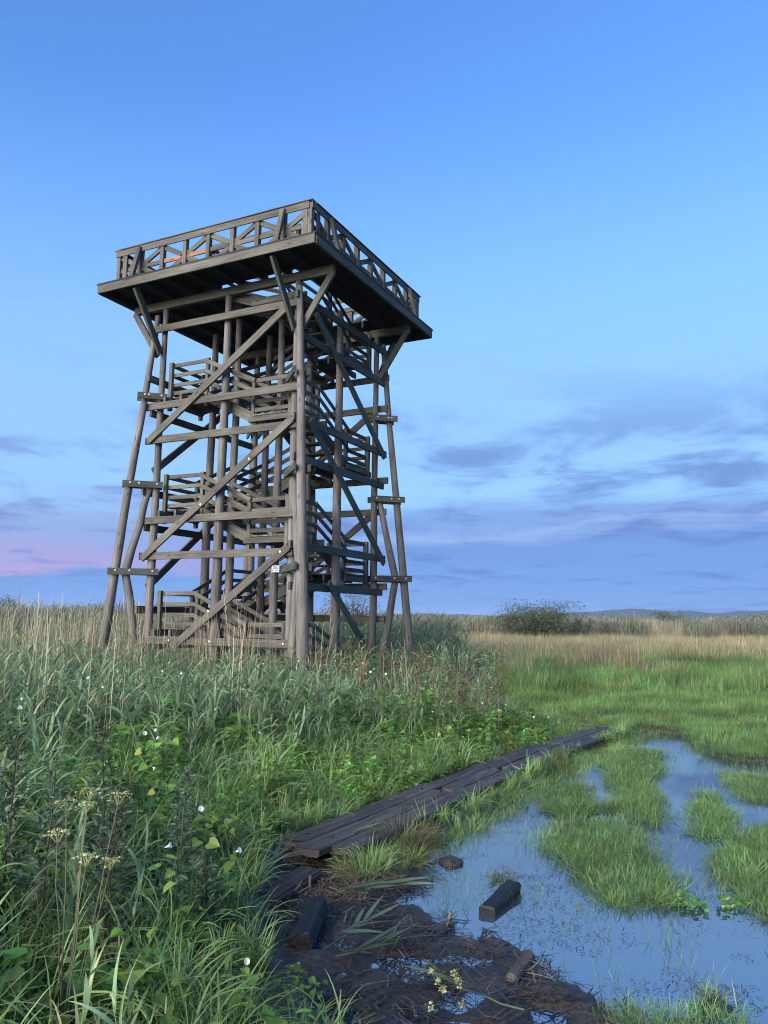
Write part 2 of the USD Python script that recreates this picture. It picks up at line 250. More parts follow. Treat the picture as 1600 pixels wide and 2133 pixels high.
# ------------------------------------------------------------------ timber pieces
_r = np.random.default_rng(11)
def board(p0, p1, w, t, up=(0, 0, 1), ch=.006, ends=None):
    """A sawn board with eased edges from p0 to p1: w along "up", t across. Returns mesh and st (metres along, metres round)."""
    p0, p1 = np.asarray(p0, float), np.asarray(p1, float)
    d = p1 - p0; L = np.linalg.norm(d); d /= L
    s = np.cross(d, up); s /= np.linalg.norm(s); u = np.cross(s, d)
    c = min(ch, t * .3, w * .3)
    prof = np.array([(-t/2+c, -w/2), (t/2-c, -w/2), (t/2, -w/2+c), (t/2, w/2-c), (t/2-c, w/2), (-t/2+c, w/2), (-t/2, w/2-c), (-t/2, -w/2+c)])
    round_ = np.concatenate([[0], np.cumsum(np.linalg.norm(np.diff(np.vstack([prof, prof[:1]]), axis=0), axis=1))])
    off = _r.uniform(0, 60, 2)
    V, F, UV = [], [], []
    for k in range(8):
        a, b = prof[k], prof[(k + 1) % 8]
        q = [p0 + s*a[0] + u*a[1], p0 + s*b[0] + u*b[1], p1 + s*b[0] + u*b[1], p1 + s*a[0] + u*a[1]]
        n0 = len(V); V += q; F += [(n0, n0+2, n0+1), (n0, n0+3, n0+2)]
        UV += [(off[0], off[1]+round_[k]), (off[0], off[1]+round_[k+1]), (off[0]+L, off[1]+round_[k+1]), (off[0]+L, off[1]+round_[k])]
    for e, p in ((0, p0), (1, p1)):
        n0 = len(V); V += [p + s*a[0] + u*a[1] for a in prof]
        UV += [(off[0] + a[0]*.1, off[1] + a[1]) for a in prof]
        for k in range(1, 7): F.append((n0, n0+k, n0+k+1) if not e else (n0, n0+k+1, n0+k))
    F = np.array(F); V = np.array(V)
    if np.einsum('i,i', np.cross(V[F[0][1]]-V[F[0][0]], V[F[0][2]]-V[F[0][0]]), V[F[0][0]]-(p0+p1)/2) < 0: F = F[:, ::-1]
    return (V, F), np.array(UV)
def round_pole(p0, p1, r0, r1, sides=14, step=.45, wob=.012, seed=0):
    p0, p1 = np.asarray(p0, float), np.asarray(p1, float)
    d = p1 - p0; L = np.linalg.norm(d); d /= L
    a = np.cross(d, [.31, .95, .02]); a /= np.linalg.norm(a); b = np.cross(d, a)
    n = max(3, int(L / step) + 1); t = np.linspace(0, 1, n); ang = np.linspace(0, 2*np.pi, sides + 1)
    rng = np.random.default_rng(seed)
    bend = np.stack([np.interp(t, np.linspace(0, 1, 5), rng.normal(0, wob, 5)), np.interp(t, np.linspace(0, 1, 5), rng.normal(0, wob, 5))], 1)
    R = (r0 + (r1 - r0) * t)[:, None] * (1 + .05 * (rng.random((n, sides + 1)) - .5)); R[:, -1] = R[:, 0]
    V = (p0 + np.outer(t * L, d) + bend[:, :1] * a + bend[:, 1:] * b)[:, None] + R[..., None] * (np.cos(ang)[None, :, None] * a + np.sin(ang)[None, :, None] * b)
    off = rng.uniform(0, 60, 2)
    UV = np.stack(np.broadcast_arrays((off[0] + t * L)[:, None], off[1] + ang[None] * (r0 + r1) / 2), -1)
    m = sides + 1
    i, j = np.meshgrid(np.arange(sides), np.arange(n - 1)); k = (j * m + i).ravel()
    Q = np.stack([k, k+1, k+m+1, k+m], 1); F = np.vstack([Q[:, [0, 1, 2]], Q[:, [0, 2, 3]]])
    V = V.reshape(-1, 3); UV = UV.reshape(-1, 2)
    for ring in (0, n - 1):
        n0 = len(V); V = np.vstack([V, V[ring*m:ring*m+sides]]); UV = np.vstack([UV, np.tile(UV[ring*m], (sides, 1)) + _r.uniform(-.05, .05, (sides, 2))])
        F = np.vstack([F, [(n0, n0+q, n0+q+1) if ring else (n0, n0+q+1, n0+q) for q in range(1, sides-1)]])
    return (V, F), UV

# ------------------------------------------------------------------ the observation tower
S, H = 3.883, 2.78
hs = S / 2
TC, TYAW = (-2.857, 19.395), math.degrees(math.atan2(.8934, .4492))
tower = thing('observation_tower', 'tall grey timber observation tower with stairs and a railed top platform', 'tower', (*TC, 0), TYAW)
def q(a, b, z): return np.array([b - hs, a - hs, z])      # a runs along the left-hand face, b along the right-hand face, both from the near corner
def B(name, p0, p1, w, t, mat='board', up=(0, 0, 1), parent=None):
    m, uv = board(p0, p1, w, t, up); return obj(name, m, M[mat], parent or tower, uv=uv)
_ps = [100]
def P(name, p0, p1, r0, r1, mat='pole', **k):
    _ps[0] += 1
    m, uv = round_pole(p0, p1, r0, r1, seed=_ps[0], **k); return obj(name, m, M[mat], tower, smooth=50, uv=uv)
BEAM = 9.13
I1, I2 = 1.28, S - 1.28
for a, b in ((0, 0), (S, 0), (0, S), (S, S), (hs, 0), (0, hs), (hs, S), (S, hs)): P('pole', q(a, b, -.3), q(a, b, BEAM), *((.127, .08) if hs in (a, b) else (.106, .066)))
for a, b in ((I1, I1), (I2, I1), (I1, I2), (I2, I2)): P('inner_pole', q(a, b, -.3), q(a, b, BEAM), .11, .08)
# faces: origin corner (lower landing), direction along, outward normal
CORN = {'near': (0, 0), 'left': (S, 0), 'far': (S, S), 'right': (0, S)}
ORDER = ['near', 'left', 'far', 'right']
def corner_z(c, k): return {'near': .67, 'left': 1.36, 'far': 2.05, 'right': 2.73}[c] + k * H
def face(c):
    c2 = ORDER[(ORDER.index(c) + 1) % 4]
    p, p2 = np.array(CORN[c]), np.array(CORN[c2]); d = (p2 - p) / S
    nin = np.array(CORN[ORDER[(ORDER.index(c) + 3) % 4]]) - p; nin = nin / np.linalg.norm(nin)
    return p, d, nin
def fq(c, along, inward, z):
    p, d, n = face(c); a, b = p + d * along + n * inward; return q(a, b, z)
for c in ORDER:
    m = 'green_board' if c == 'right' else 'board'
    for k in range(4):
        zl, zu = corner_z(c, k) - .43, (corner_z(ORDER[(ORDER.index(c) + 1) % 4], k) if c != 'right' else corner_z('near', k + 1)) - .28
        for z, ext in ((zl, (.12, .02)), (zu, (.16, .16))):
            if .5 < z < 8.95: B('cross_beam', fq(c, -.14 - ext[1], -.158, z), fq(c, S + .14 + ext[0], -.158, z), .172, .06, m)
# long diagonals, in front of the cross beams
DZ = {'near': [((S + .14, 2.96), (-.1, 5.92)), ((S + .12, 5.78), (.1, 8.5)), ((S - .2, .42), (-.1, 3.13))],
      'right': [((S - .3 , 5.98), (-.15, 3.05)), ((S - .43, 8.5), (-.1, 5.84)), ((S - 1.25, 2.42), (S - 3.1, .93))],
      'left': [((S - .1, 5.2), (.1, 2.3)), ((S - .1, 8.0), (.1, 5.1))], 'far': [((.1, 4.5), (S - .1, 7.2)), ((.1, 1.7), (S - .1, 4.4))]}
for c, l in DZ.items():
    for (a0, z0), (a1, z1) in l:
        p0, p1 = fq(c, a0, -.222, z0), fq(c, a1, -.222, z1)
        out = fq(c, 0, -1, 0) - fq(c, 0, 0, 0)
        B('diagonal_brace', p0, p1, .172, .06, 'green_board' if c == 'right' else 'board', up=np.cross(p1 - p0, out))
# landings and stairs
def landing(c, z):
    pi = ORDER[(ORDER.index(c) + 3) % 4]
    top = z > 8.5
    lm = 'board'
    for k in range(8):                       # planks, ends showing to the face
        x = .17 + k * .137
        B('landing_plank', fq(c, x + .065, .14, z - .02), fq(c, x + .065, 1.26, z - .02), .036, .13, 'board')
    for y in (.2, .7, 1.2): B('landing_joist', fq(c, -.1, y, z - .115), fq(c, 1.34, y, z - .115), .15, .06, 'board')
    B('landing_rim', fq(c, .12, .105, z - .13), fq(c, 1.32, .105, z - .13), .12, .045, 'board')
    if top: return
    # rails on both outer sides
    p, d, n = face(c)
    for (u0, v0), (u1, v1), hts in (((.12, .19), (1.25, .19), (.1, .3, .55, .8)), ((.19, .12), (.19, 1.25), (.1, .3, .55, .8))):
        for uu, vv in ((u0, v0), (u1, v1)):
            B('landing_post', fq(c, uu, vv, z - .32), fq(c, uu, vv, z + .86), .09, .09, 'board', up=np.append(d[::-1], 0))
        o = -.012
        for hh in hts:
            e0, e1 = (u0, v0), (u1, v1)
            if u0 != u1: e0, e1 = (u0 - .04, v0 + o), (u1 + .04, v1 + o)
            else: e0, e1 = (u0 + o, v0 - .04), (u1 + o, v1 + .04)
            B('landing_rail', fq(c, *e0, z + hh), fq(c, *e1, z + hh), .095, .032, 'board')
def flight(c, z0, z1, x0=1.22, x1=S - 1.22, rails=True):
    slope = (z1 - z0) / (x1 - x0)
    zf = lambda x: z0 + (x - x0) * slope
    for v in (.2, 1.18): B('stair_stringer', fq(c, x0 - .1, v, zf(x0 - .1) - .08), fq(c, x1 + .1, v, zf(x1 + .1) - .08), .24, .05)
    n = 4
    for k in range(1, n):
        x = x0 + (k - .5) * (x1 - x0) / (n - 1) if False else x0 + k * (x1 - x0) / n
        B('stair_tread', fq(c, x, .23, z0 + k * (z1 - z0) / n - .02), fq(c, x, 1.15, z0 + k * (z1 - z0) / n - .02), .04, .29)
    if rails:
        for v in (.19 - .062, 1.2):
            for hh in (.8, .55, .3): B('stair_rail', fq(c, x0 - .02, v, zf(x0) + hh), fq(c, x1 + .02, v, zf(x1) + hh), .1, .032)
for k in range(4):
    for c in ORDER:
        z = corner_z(c, k)
        if z > 9.1: continue
        landing(c, z)
        nz = corner_z(ORDER[(ORDER.index(c) + 1) % 4], k) if c != 'right' else corner_z('near', k + 1)
        flight(c, z, min(nz, 9.56))
# the lowest flight, from the grass up to the near landing
flight('right', .02, .67, x0=1.1)
for v in (.19, 1.2):
    for x in (1.15,): B('stair_post', fq('right', x, v, -.2), fq('right', x, v, .95), .1, .1)
# platform
OV = 1.12
PT, FH = 9.56, .2
for b in (-.02, S + .02): B('support_beam', q(-.95, b, BEAM + .1), q(S + .95, b, BEAM + .1), .2, .12)
hole = [((.12, 2.55), (.12, 1.24)), ((.12, 1.24), (1.24, 3.55))]      # where the stairs come up: (a range), (b range)
def in_hole(a, b): return any(x0 < a < x1 and y0 < b < y1 for (x0, x1), (y0, y1) in hole)
for k in range(10):
    a = -OV + .06 + k * (S + 2 * OV - .12) / 9
    segs = [(-OV + .05, S + OV - .05)]
    for (x0, x1), (y0, y1) in hole:
        if x0 < a < x1:
            segs = [s for lo, hi in segs for s in ((lo, min(hi, y0)), (max(lo, y1), hi)) if s[1] - s[0] > .1]
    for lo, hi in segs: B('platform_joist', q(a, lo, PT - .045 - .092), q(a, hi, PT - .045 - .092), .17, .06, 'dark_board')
W_ = (S + 2 * OV + .06) / 43
for k in range(43):
    b = -OV - .03 + (k + .5) * W_
    segs = [(-OV - .03, S + OV + .03)]
    for (x0, x1), (y0, y1) in hole:
        if y0 < b < y1: segs = [s for lo, hi in segs for s in ((lo, min(hi, x0)), (max(lo, x1), hi)) if s[1] - s[0] > .05]
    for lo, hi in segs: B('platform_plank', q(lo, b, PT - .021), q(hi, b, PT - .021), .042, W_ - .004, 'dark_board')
for p0, p1, m in ((q(-OV, -OV, 0), q(S + OV, -OV, 0), 'board'), (q(-OV, S + OV, 0), q(S + OV, S + OV, 0), 'board'), (q(-OV, -OV + .03, 0), q(-OV, S + OV - .03, 0), 'green_board'), (q(S + OV, -OV + .03, 0), q(S + OV, S + OV - .03, 0), 'board')):
    zz = np.array([0, 0, PT - .045 - FH / 2]); B('fascia_board', p0 + zz, p1 + zz, FH, .055, m)
# knee braces: across the left face direction to the deck edge, along it to the beam ends
for a in (.0, S):
    for b, sg in ((0, -1), (S, 1)):
        m = 'green_board'
        B('knee_brace', q(a, b + sg * .1, 7.98), q(a, b + sg * 1.03, PT - .25), .17, .07, m, up=(0, 1, 0) if False else q(0, 1, 0) - q(0, 0, 0) + np.array([0, 0, .3]))
for b in (0, S):
    for a, sg in ((0, -1), (S, 1)):
        B('knee_brace', q(a + sg * .12, b - .06, 7.95), q(a + sg * .93, b - .06, BEAM + .02), .15, .07, 'board')
# railing of the platform
RB = .795
ra, rb = -RB, S + RB
RZ = 10.47
def rail_side(c):
    P0, d, n = face(c)
    L = S + 2 * RB
    X = lambda i: -RB + L * i / 8
    fr = lambda x, v, z: fq(c, x, v - RB, z)
    m = 'board'
    out = fq(c, 0, -1, 0) - fq(c, 0, 0, 0)
    for i in range(9):
        if i == 8: continue
        B('rail_post', fr(X(i), .0, PT), fr(X(i), .0, RZ - .05), .11, .11, m, up=out)
    for x_ in (X(0) + .1, X(8) - .12 - .1): B('corner_board', fr(x_ + (.02 if x_ < 1 else 0), -.05, PT), fr(x_ + (.02 if x_ < 1 else 0), -.05, RZ - .175), .13, .03, m, up=fq(c, 1, 0, 0) - fq(c, 0, 0, 0))
    B('rail_board', fr(X(0) - .0, -.062, RZ - .1), fr(X(8) + .06, -.062, RZ - .1), .16, .035, m)
    B('rail_cap', fr(X(0) - .09, -.02, RZ - .012), fr(X(8) - .09 , -.02, RZ - .012), .024, .17, m)
    for j in range(4):
        x0, x1, xm = X(2 * j), X(2 * j + 2), X(2 * j + 1)
        zl, zh, zm = PT + .03, RZ - .19, (PT + .03 + RZ - .19) / 2
        new = c == 'near' and j == 2
        for a0, a1 in ((x0, xm), (xm, x1)): B('mid_rail', fr(a0 + .05, .0, zm), fr(a1 - .05, .0, zm), .105, .04, 'new_board' if new else m)
        for (a0, z0), (a1, z1) in (((x0 + .05, zl), (xm - .05, zm - .04)), ((x0 + .05, zh), (xm - .05, zm + .04)), ((xm + .05, zm + .04), (x1 - .05, zh)), ((xm + .05, zm - .04), (x1 - .05, zl))):
            p0, p1 = fr(a0, .005, z0), fr(a1, .005, z1)
            B('cross_brace', p0, p1, .118, .05, m, up=np.cross(p1 - p0, out))
    for i in (1, 7):
        p0, p1 = fr(X(i) - .02, -.3, PT), fr(X(i) - .02, -.09, RZ - .08)
        B('rail_brace', p0, p1, .12, .08, m, up=fq(c, 1, 0, 0) - fq(c, 0, 0, 0))
for c in ORDER: rail_side(c)
# rails round the stair opening on the deck
for p0, p1 in ((q(2.6, .15, 0), q(2.6, 1.3, 0)), (q(1.3, 1.3, 0), q(2.6, 1.3, 0)), (q(1.3, 1.3, 0), q(1.3, 3.6, 0)), (q(.15, 3.6, 0), q(1.3, 3.6, 0)), (q(.05, .05, 0), q(.05, 3.6, 0)), (q(.05, .05, 0), q(2.6, .05, 0))):
    for h_ in (.35, .65, .95): B('opening_rail', p0 + [0, 0, PT + h_], p1 + [0, 0, PT + h_], .1, .035)
    for pp in (p0, p1): B('opening_post', pp + [.05, .05, PT], pp + [.05, .05, PT + 1.0], .09, .09, up=(1, 0, 0))
# outriggers
CZ = (.75, 2.65, 4.72, 6.88)
for c in ORDER:
    a0, b0 = CORN[c]
    ua, ub = (a0 - hs) / hs / math.sqrt(2), (b0 - hs) / hs / math.sqrt(2)
    O_ = lambda off, z, side=0.: q(a0 + ua * off - ub * side, b0 + ub * off + ua * side, z)
    off = (lambda z: 1.5 - .15 * z) if c == 'near' else (lambda z: 1.1 - .104 * z)
    P('outrigger_pole', O_(off(-.3), -.3), O_(off(8.95), 8.95), *((.138, .074) if c == 'near' else (.118, .066)))
    P('outrigger_brace', O_(off(2.72) - .24, 2.72), O_(.12, 4.78), .095, .075)
    P('outrigger_brace', O_(.16, .15), O_(off(2.6) - .24, 2.6), .105, .09)
    for z in CZ:
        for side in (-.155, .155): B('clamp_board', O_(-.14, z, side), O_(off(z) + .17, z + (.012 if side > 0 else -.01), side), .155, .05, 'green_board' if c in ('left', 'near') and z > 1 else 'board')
# bolts
bm = trimesh.creation.cylinder(radius=.02, height=.014, sections=8)
def bolt(pos, out):
    T = trimesh.geometry.align_vectors([0, 0, 1], out); T[:3, 3] = pos
    m_ = bm.copy(); m_.apply_transform(T); obj('bolt', m_, M['bolt'], tower)
outL, outR = np.array([-1., 0, 0]), np.array([0, -1., 0])
for a, z in ((3.1, 1.09), (1.94, 1.09), (.0, 1.09)): bolt(q(a, -.195, z), outL)
for a, z in ((1.95, 1.75), (3.05, .98), (.1, 3.02), (2.3, 4.15), (1.0, 5.1)): bolt(q(a, -.257, z), outL)
for c in ('left', 'right'):
    a0, b0 = CORN[c]; ua, ub = (a0 - hs) / hs / math.sqrt(2), (b0 - hs) / hs / math.sqrt(2)
    sgn = 1 if c == 'left' else -1
    for z in CZ[1:]:
        for o_ in (0., .5 * (1.1 - .104 * z) + .1, 1.1 - .104 * z):
            for s_ in (1, -1):
                pos = q(a0 + ua * o_ - ub * .182 * s_, b0 + ub * o_ + ua * .182 * s_, z + .02); bolt(pos, np.array([ua * s_, -ub * s_, 0]))

# the notice on the inner pole
sg = thing('notice_sign', 'small white notice plate nailed to an inner tower pole', 'sign')
def tw(p):
    c_, s_ = math.cos(math.radians(TYAW)), math.sin(math.radians(TYAW)); return np.array([TC[0] + p[0]*c_ - p[1]*s_, TC[1] + p[0]*s_ + p[1]*c_, p[2]])
sp = tw(q(I1, I1, 2.76)); vd = np.array([sp[0], sp[1], 0]); vd /= np.linalg.norm(vd)
vr = np.array([vd[1], -vd[0], 0]); vs = (vd + .25 * vr); vs /= np.linalg.norm(vs); vr = np.array([vs[1], -vs[0], 0])
c0 = sp - vs * .135 + vr * .05
m_, uv_ = board(c0 - vr * .093, c0 + vr * .093, .165, .006); obj('plate', m_, M['sign_plate'], sg)
for (x, z, w_) in ((-.005, .045, .1), (.0, .022, .07), (0., 0., .125), (-.06, -.04, .025), (.03, -.038, .06)):
    m_, _ = board(c0 - vs * .0045 + vr * (x - w_/2) + [0, 0, z], c0 - vs * .0045 + vr * (x + w_/2) + [0, 0, z], .011 if w_ > .03 else .028, .003, ch=.0005); obj('text_line', m_, M['sign_ink'], sg)

def rough_board(p0, p1, w, t, up, seed, amp=.006, n=26, bow=.0, ragged=.02):
    """A worn board: its faces and edges waver, its ends are ragged. w along "up", t across."""
    p0, p1 = np.asarray(p0, float), np.asarray(p1, float)
    d = p1 - p0; L = np.linalg.norm(d); d /= L; s = np.cross(d, up); s /= np.linalg.norm(s); u = np.cross(s, d)
    c = min(w, t) * .16
    xs = [-t/2, -t/2 + c, -t/6, t/6, t/2 - c, t/2]; ring = []
    for x in xs: ring.append((x, w/2 - (c if x in (xs[0], xs[-1]) else 0)))
    for x in xs[::-1]: ring.append((x, -w/2 + (c if x in (xs[0], xs[-1]) else 0)))
    ring = np.array(ring); m = len(ring)
    tt = np.linspace(0, 1, n)
    rng = np.random.default_rng(seed); off = rng.uniform(0, 60, 2)
    R = np.repeat(ring[None], n, 0)
    P3 = np.stack([np.broadcast_to((tt * L * 7)[:, None], (n, m)), R[..., 0] * 30 + seed, R[..., 1] * 30], -1)
    R = R + amp * 2 * (np.stack([fbm(P3, 3, seed), fbm(P3 + 40, 3, seed + 1)], -1) - .5)
    along = (tt * L)[:, None] + ragged * (noise(np.stack([R[..., 0] * 60, R[..., 1] * 60, np.broadcast_to(np.round(tt)[:, None] * 9, (n, m))], -1), seed) - .5) * (np.abs(tt - .5) > .499)[:, None]
    sag = bow * np.sin(np.pi * tt)[:, None]
    V = p0 + along[..., None] * d + R[..., :1] * s + (R[..., 1:] - 0) * u + sag[..., None] * np.array([0, 0, -1.])
    per = np.concatenate([[0], np.cumsum(np.linalg.norm(np.diff(ring, axis=0), axis=1))])
    UV = np.stack(np.broadcast_arrays(off[0] + along, off[1] + per[None]), -1).reshape(-1, 2)
    i_, j_ = np.meshgrid(np.arange(m), np.arange(n - 1)); a_ = (j_ * m + i_).ravel(); b_ = (j_ * m + (i_ + 1) % m).ravel()
    F = np.vstack([np.stack([a_, b_, b_ + m], 1), np.stack([a_, b_ + m, a_ + m], 1)]); V = V.reshape(-1, 3)
    for e in (0, n - 1):
        k = len(V); V = np.vstack([V, V[e*m:(e+1)*m]]); UV = np.vstack([UV, off + ring * [.3, 1]])
        F = np.vstack([F, [(k, k+g+1, k+g) if e else (k, k+g, k+g+1) for g in range(1, m - 1)]])
    if trimesh.Trimesh(V, F, process=True).volume < 0: F = F[:, ::-1]
    return (V, F), UV
# ------------------------------------------------------------------ boardwalk and loose timber
walkway = thing('boardwalk', 'dark wet boardwalk of long worn planks crossing the marsh towards the meadow', 'boardwalk')
rw = np.random.default_rng(5)
def plank(p0, p1, w, t, z0, z1, mat='wet_plank', name='plank', tilt=0.):
    d = np.array([p1[0] - p0[0], p1[1] - p0[1]]); L = np.hypot(*d); sx = np.array([d[1], -d[0], 0]) / L
    _ps[0] += 1
    m, uv = rough_board((p0[0], p0[1], z0), (p1[0], p1[1], z1), t, w, np.array([0, 0, 1.]) + sx * tilt, _ps[0], .005, 34, rw.uniform(-.004, .01), .05)
    return obj(name, m, M[mat], walkway, uv=uv, smooth=True)
def section(p0, p1, offs, w, z, ext=(.0, .0)):
    d = np.array(p1) - np.array(p0); d = d / np.hypot(*d); n = np.array([d[1], -d[0]])
    for o in offs:
        a, b = np.array(p0) + n * o + d * rw.uniform(-.1, .08) - d * ext[0], np.array(p1) + n * o + d * rw.uniform(-.12, .12) + d * ext[1]
        plank(a, b, w + rw.uniform(-.006, .004), .05, z + rw.uniform(-.006, .006), z + rw.uniform(-.007, .007), tilt=rw.uniform(-.04, .04))
section((-.45, 5.62), (.60, 7.50), (-.2, .0, .2), .196, .078, (.0, .0))
section((.62, 7.55), (1.25, 8.62), (-.18, .0, .18), .176, .066)
section((1.27, 8.65), (1.95, 9.78), (-.135, .135), .262, .064)
section((1.93, 9.74), (3.4, 12.0), (-.12, .15), .25, .058)
for (x, y), ang in (((-.38, 5.78), .52), ((.5, 7.36), .5), ((.75, 7.8), .5), ((1.75, 9.5), .5), ((2.1, 10.0), .55), ((3.0, 11.4), .55)):
    dx, dy = math.cos(ang) * .3, -math.sin(ang) * .3
    plank((x - dx, y - dy), (x + dx, y + dy), .12, .09, -.035, -.035, 'wet_block', 'bearer')
for (x, y) in ((-.52, 5.9), (-.34, 5.83), (-.16, 5.74), (.38, 7.46), (.55, 7.36), (.72, 7.28), (.62, 7.86), (.92, 7.72), (1.62, 9.56), (1.86, 9.42), (2.0, 10.06), (2.24, 9.93)):
    m_ = trimesh.creation.cylinder(radius=.009, height=.01, sections=7); m_.apply_translation((x, y, .102)); obj('nail', m_, M['wet_block'], walkway)
sp_ = thing('loose_plank', 'dark loose plank on edge in the grass at the far end of the boardwalk', 'plank')
m_, uv_ = board((2.6, 12.05, .07), (3.14, 11.72, .08), .09, .05); obj('plank', m_, M['wet_plank'], sp_, uv=uv_)
sk = thing('sunken_plank', 'grooved blue black plank sunk in the weeds below the boardwalk end', 'plank')
for k in range(7):
    o = (k - 3) * .022; m_, uv_ = board((-.7 + o * .9, 4.85 - o * .45, .0), (-.44 + o * .9, 5.32 - o * .45, .035), .03, .017, ch=.005); obj('ridge', m_, M['wet_plank'], sk, uv=uv_)
m_, uv_ = board((-.7, 4.84, -.015), (-.44, 5.31, .02), .03, .17); obj('plank', m_, M['wet_plank'], sk, uv=uv_)
def block(name, label, p0, p1, w, h, roll=0., mat='wet_block', strip=False, cut=.2):
    """A squared timber with its corners planed off at one end face."""
    t = thing(name, label, 'timber', group='loose squared timbers by the mud')
    p0, p1 = np.array(p0, float), np.array(p1, float); d = (p1 - p0) / np.linalg.norm(p1 - p0)
    s0 = np.cross(d, [0, 0, 1.]); s0 /= np.linalg.norm(s0); u0 = np.cross(s0, d)
    up = u0 * math.cos(roll) + s0 * math.sin(roll)
    _ps[0] += 1; m, uv = rough_board(p0, p1, h, w, up, _ps[0], .007, 18, 0., .03); obj("timber", m, M[mat], t, uv=uv, smooth=True)
    return t, d, np.cross(d, up), up
block('timber_block', 'short dark squared timber block lying in the floodwater', (.63, 4.83, -.055), (.84, 5.2, -.03), .1, .1, .12)
block('timber_post', 'thick black squared timber post leaning out of the mud at the weed edge', (-.395, 4.2, .015), (-.35, 4.7, .03), .115, .1, -.2)
lg = thing('sodden_log', 'small grey sodden log half sunk in the dark mud', 'log')
m_, uv_ = round_pole((.62, 3.9, -.01), (.74, 4.13, .0), .034, .03, 10, .08, .004, 5); obj('log', m_, M['wet_plank'], lg, smooth=60, uv=uv_)

# ------------------------------------------------------------------ plants: shapes
def strips(base, az, L, w, th0, kap, k=4, prof='grass', twist=None, fold=0.):
    """n curved leaf blades as meshes: base (n,3), heading az, length L, width w, lean th0 from upright, bend kap. Returns V, F, st."""
    base = np.asarray(base, float); n = len(base)
    az, L, w, th0, kap = (np.broadcast_to(np.asarray(x, float), (n,)) for x in (az, L, w, th0, kap))
    t = np.linspace(0, 1, k + 1)
    th = th0[:, None] + kap[:, None] * (t[None] ** 1.3)
    thm = (th[:, 1:] + th[:, :-1]) / 2
    ds = (L / k)[:, None]
    r = np.concatenate([np.zeros((n, 1)), np.cumsum(np.sin(thm) * ds, 1)], 1); h = np.concatenate([np.zeros((n, 1)), np.cumsum(np.cos(thm) * ds, 1)], 1)
    c, s = np.cos(az)[:, None], np.sin(az)[:, None]
    C = base[:, None] + np.stack([r * c, r * s, h], -1)
    wf = {'grass': np.minimum(1, .55 + t * 2) * (1 - t) ** .55, 'reed': np.minimum(1, .35 + t * 4) * (1 - t ** 1.6) ** .9, 'stalk': 1 - .5 * t}[prof]
    tw = (np.zeros(n) if twist is None else np.asarray(twist))[:, None] * (.3 + t[None])
    side = np.stack([-s * np.cos(tw), c * np.cos(tw), np.sin(tw)], -1)
    hw = (w[:, None] * wf[None] / 2)[..., None]
    V = np.stack([C - side * hw, C + side * hw], 2)                        # n, k+1, 2, 3
    u = _vr.random(n)
    UV = np.stack(np.broadcast_arrays(u[:, None, None], t[None, :, None] * np.ones((1, 1, 2))), -1)
    i = np.arange(k) * 2
    f1 = np.concatenate([np.stack([i, i + 1, i + 3], 1), np.stack([i, i + 3, i + 2], 1)])
    F = (f1[None] + (np.arange(n) * (k + 1) * 2)[:, None, None]).reshape(-1, 3)
    return V.reshape(-1, 3), F, UV.reshape(-1, 2)
_vr = np.random.default_rng(21)
LEAF = {'heart': (np.array([(0, 0, 0), (.32, -.1, .05), (.5, .18, .08), (.36, .55, .06), (0, 1., -.06), (-.36, .55, .06), (-.5, .18, .08), (-.32, -.1, .05), (0, .35, -.03)], float), np.array([(8, 0, 1), (8, 1, 2), (8, 2, 3), (8, 3, 4), (8, 4, 5), (8, 5, 6), (8, 6, 7), (8, 7, 0)])),
        'lance': (np.array([(0, 0, 0), (.16, .3, .03), (.13, .65, .02), (0, 1., -.08), (-.13, .65, .02), (-.16, .3, .03), (0, .45, -.01)], float), np.array([(6, 0, 1), (6, 1, 2), (6, 2, 3), (6, 3, 4), (6, 4, 5), (6, 5, 0)]))}
def leaves(kind, pos, az, pitch, size, rollj=.5):
    T, Fs = LEAF[kind]; n = len(pos); pos = np.asarray(pos, float)
    az, pitch, size = (np.broadcast_to(np.asarray(x, float), (n,)) for x in (az, pitch, size))
    ro = _vr.normal(0, rollj, n)
    x, y, z = T[:, 0][None] * np.cos(ro)[:, None] - T[:, 2][None] * np.sin(ro)[:, None], np.broadcast_to(T[:, 1], (n, len(T))), T[:, 0][None] * np.sin(ro)[:, None] + T[:, 2][None] * np.cos(ro)[:, None]
    cp, sp2 = np.cos(pitch)[:, None], np.sin(pitch)[:, None]
    y, z = y * cp - z * sp2, y * sp2 + z * cp
    ca, sa = np.cos(az)[:, None], np.sin(az)[:, None]
    V = np.stack([x * sa + y * ca, -x * ca + y * sa, z], -1) * size[:, None, None] + pos[:, None]
    u = _vr.random(n)
    UV = np.stack(np.broadcast_arrays(u[:, None], .5 + .2 * T[:, 1][None]), -1)
    F = (Fs[None] + (np.arange(n) * len(T))[:, None, None]).reshape(-1, 3)
    return V.reshape(-1, 3), F, UV.reshape(-1, 2)
def join(*parts):
    V, F, UV, o = [], [], [], 0
    for v, f, u in parts: V.append(v); F.append(f + o); UV.append(u); o += len(v)
    return np.vstack(V), np.vstack(F), np.vstack(UV)
def disc(n, r): a, d = _vr.uniform(0, 6.283, n), r * np.sqrt(_vr.random(n)); return np.stack([d * np.cos(a), d * np.sin(a), 0 * a], 1)
U_ = lambda a, b, n=None: _vr.uniform(a, b, n)
def cross_stem(base, az, L, w, th, kap, k=3):
    a = strips(base, az, L, w, th, kap, k, 'stalk'); b_ = strips(base, az, L, w, th, kap, k, 'stalk', twist=np.full(len(base), 1.4))
    return join(a, b_)
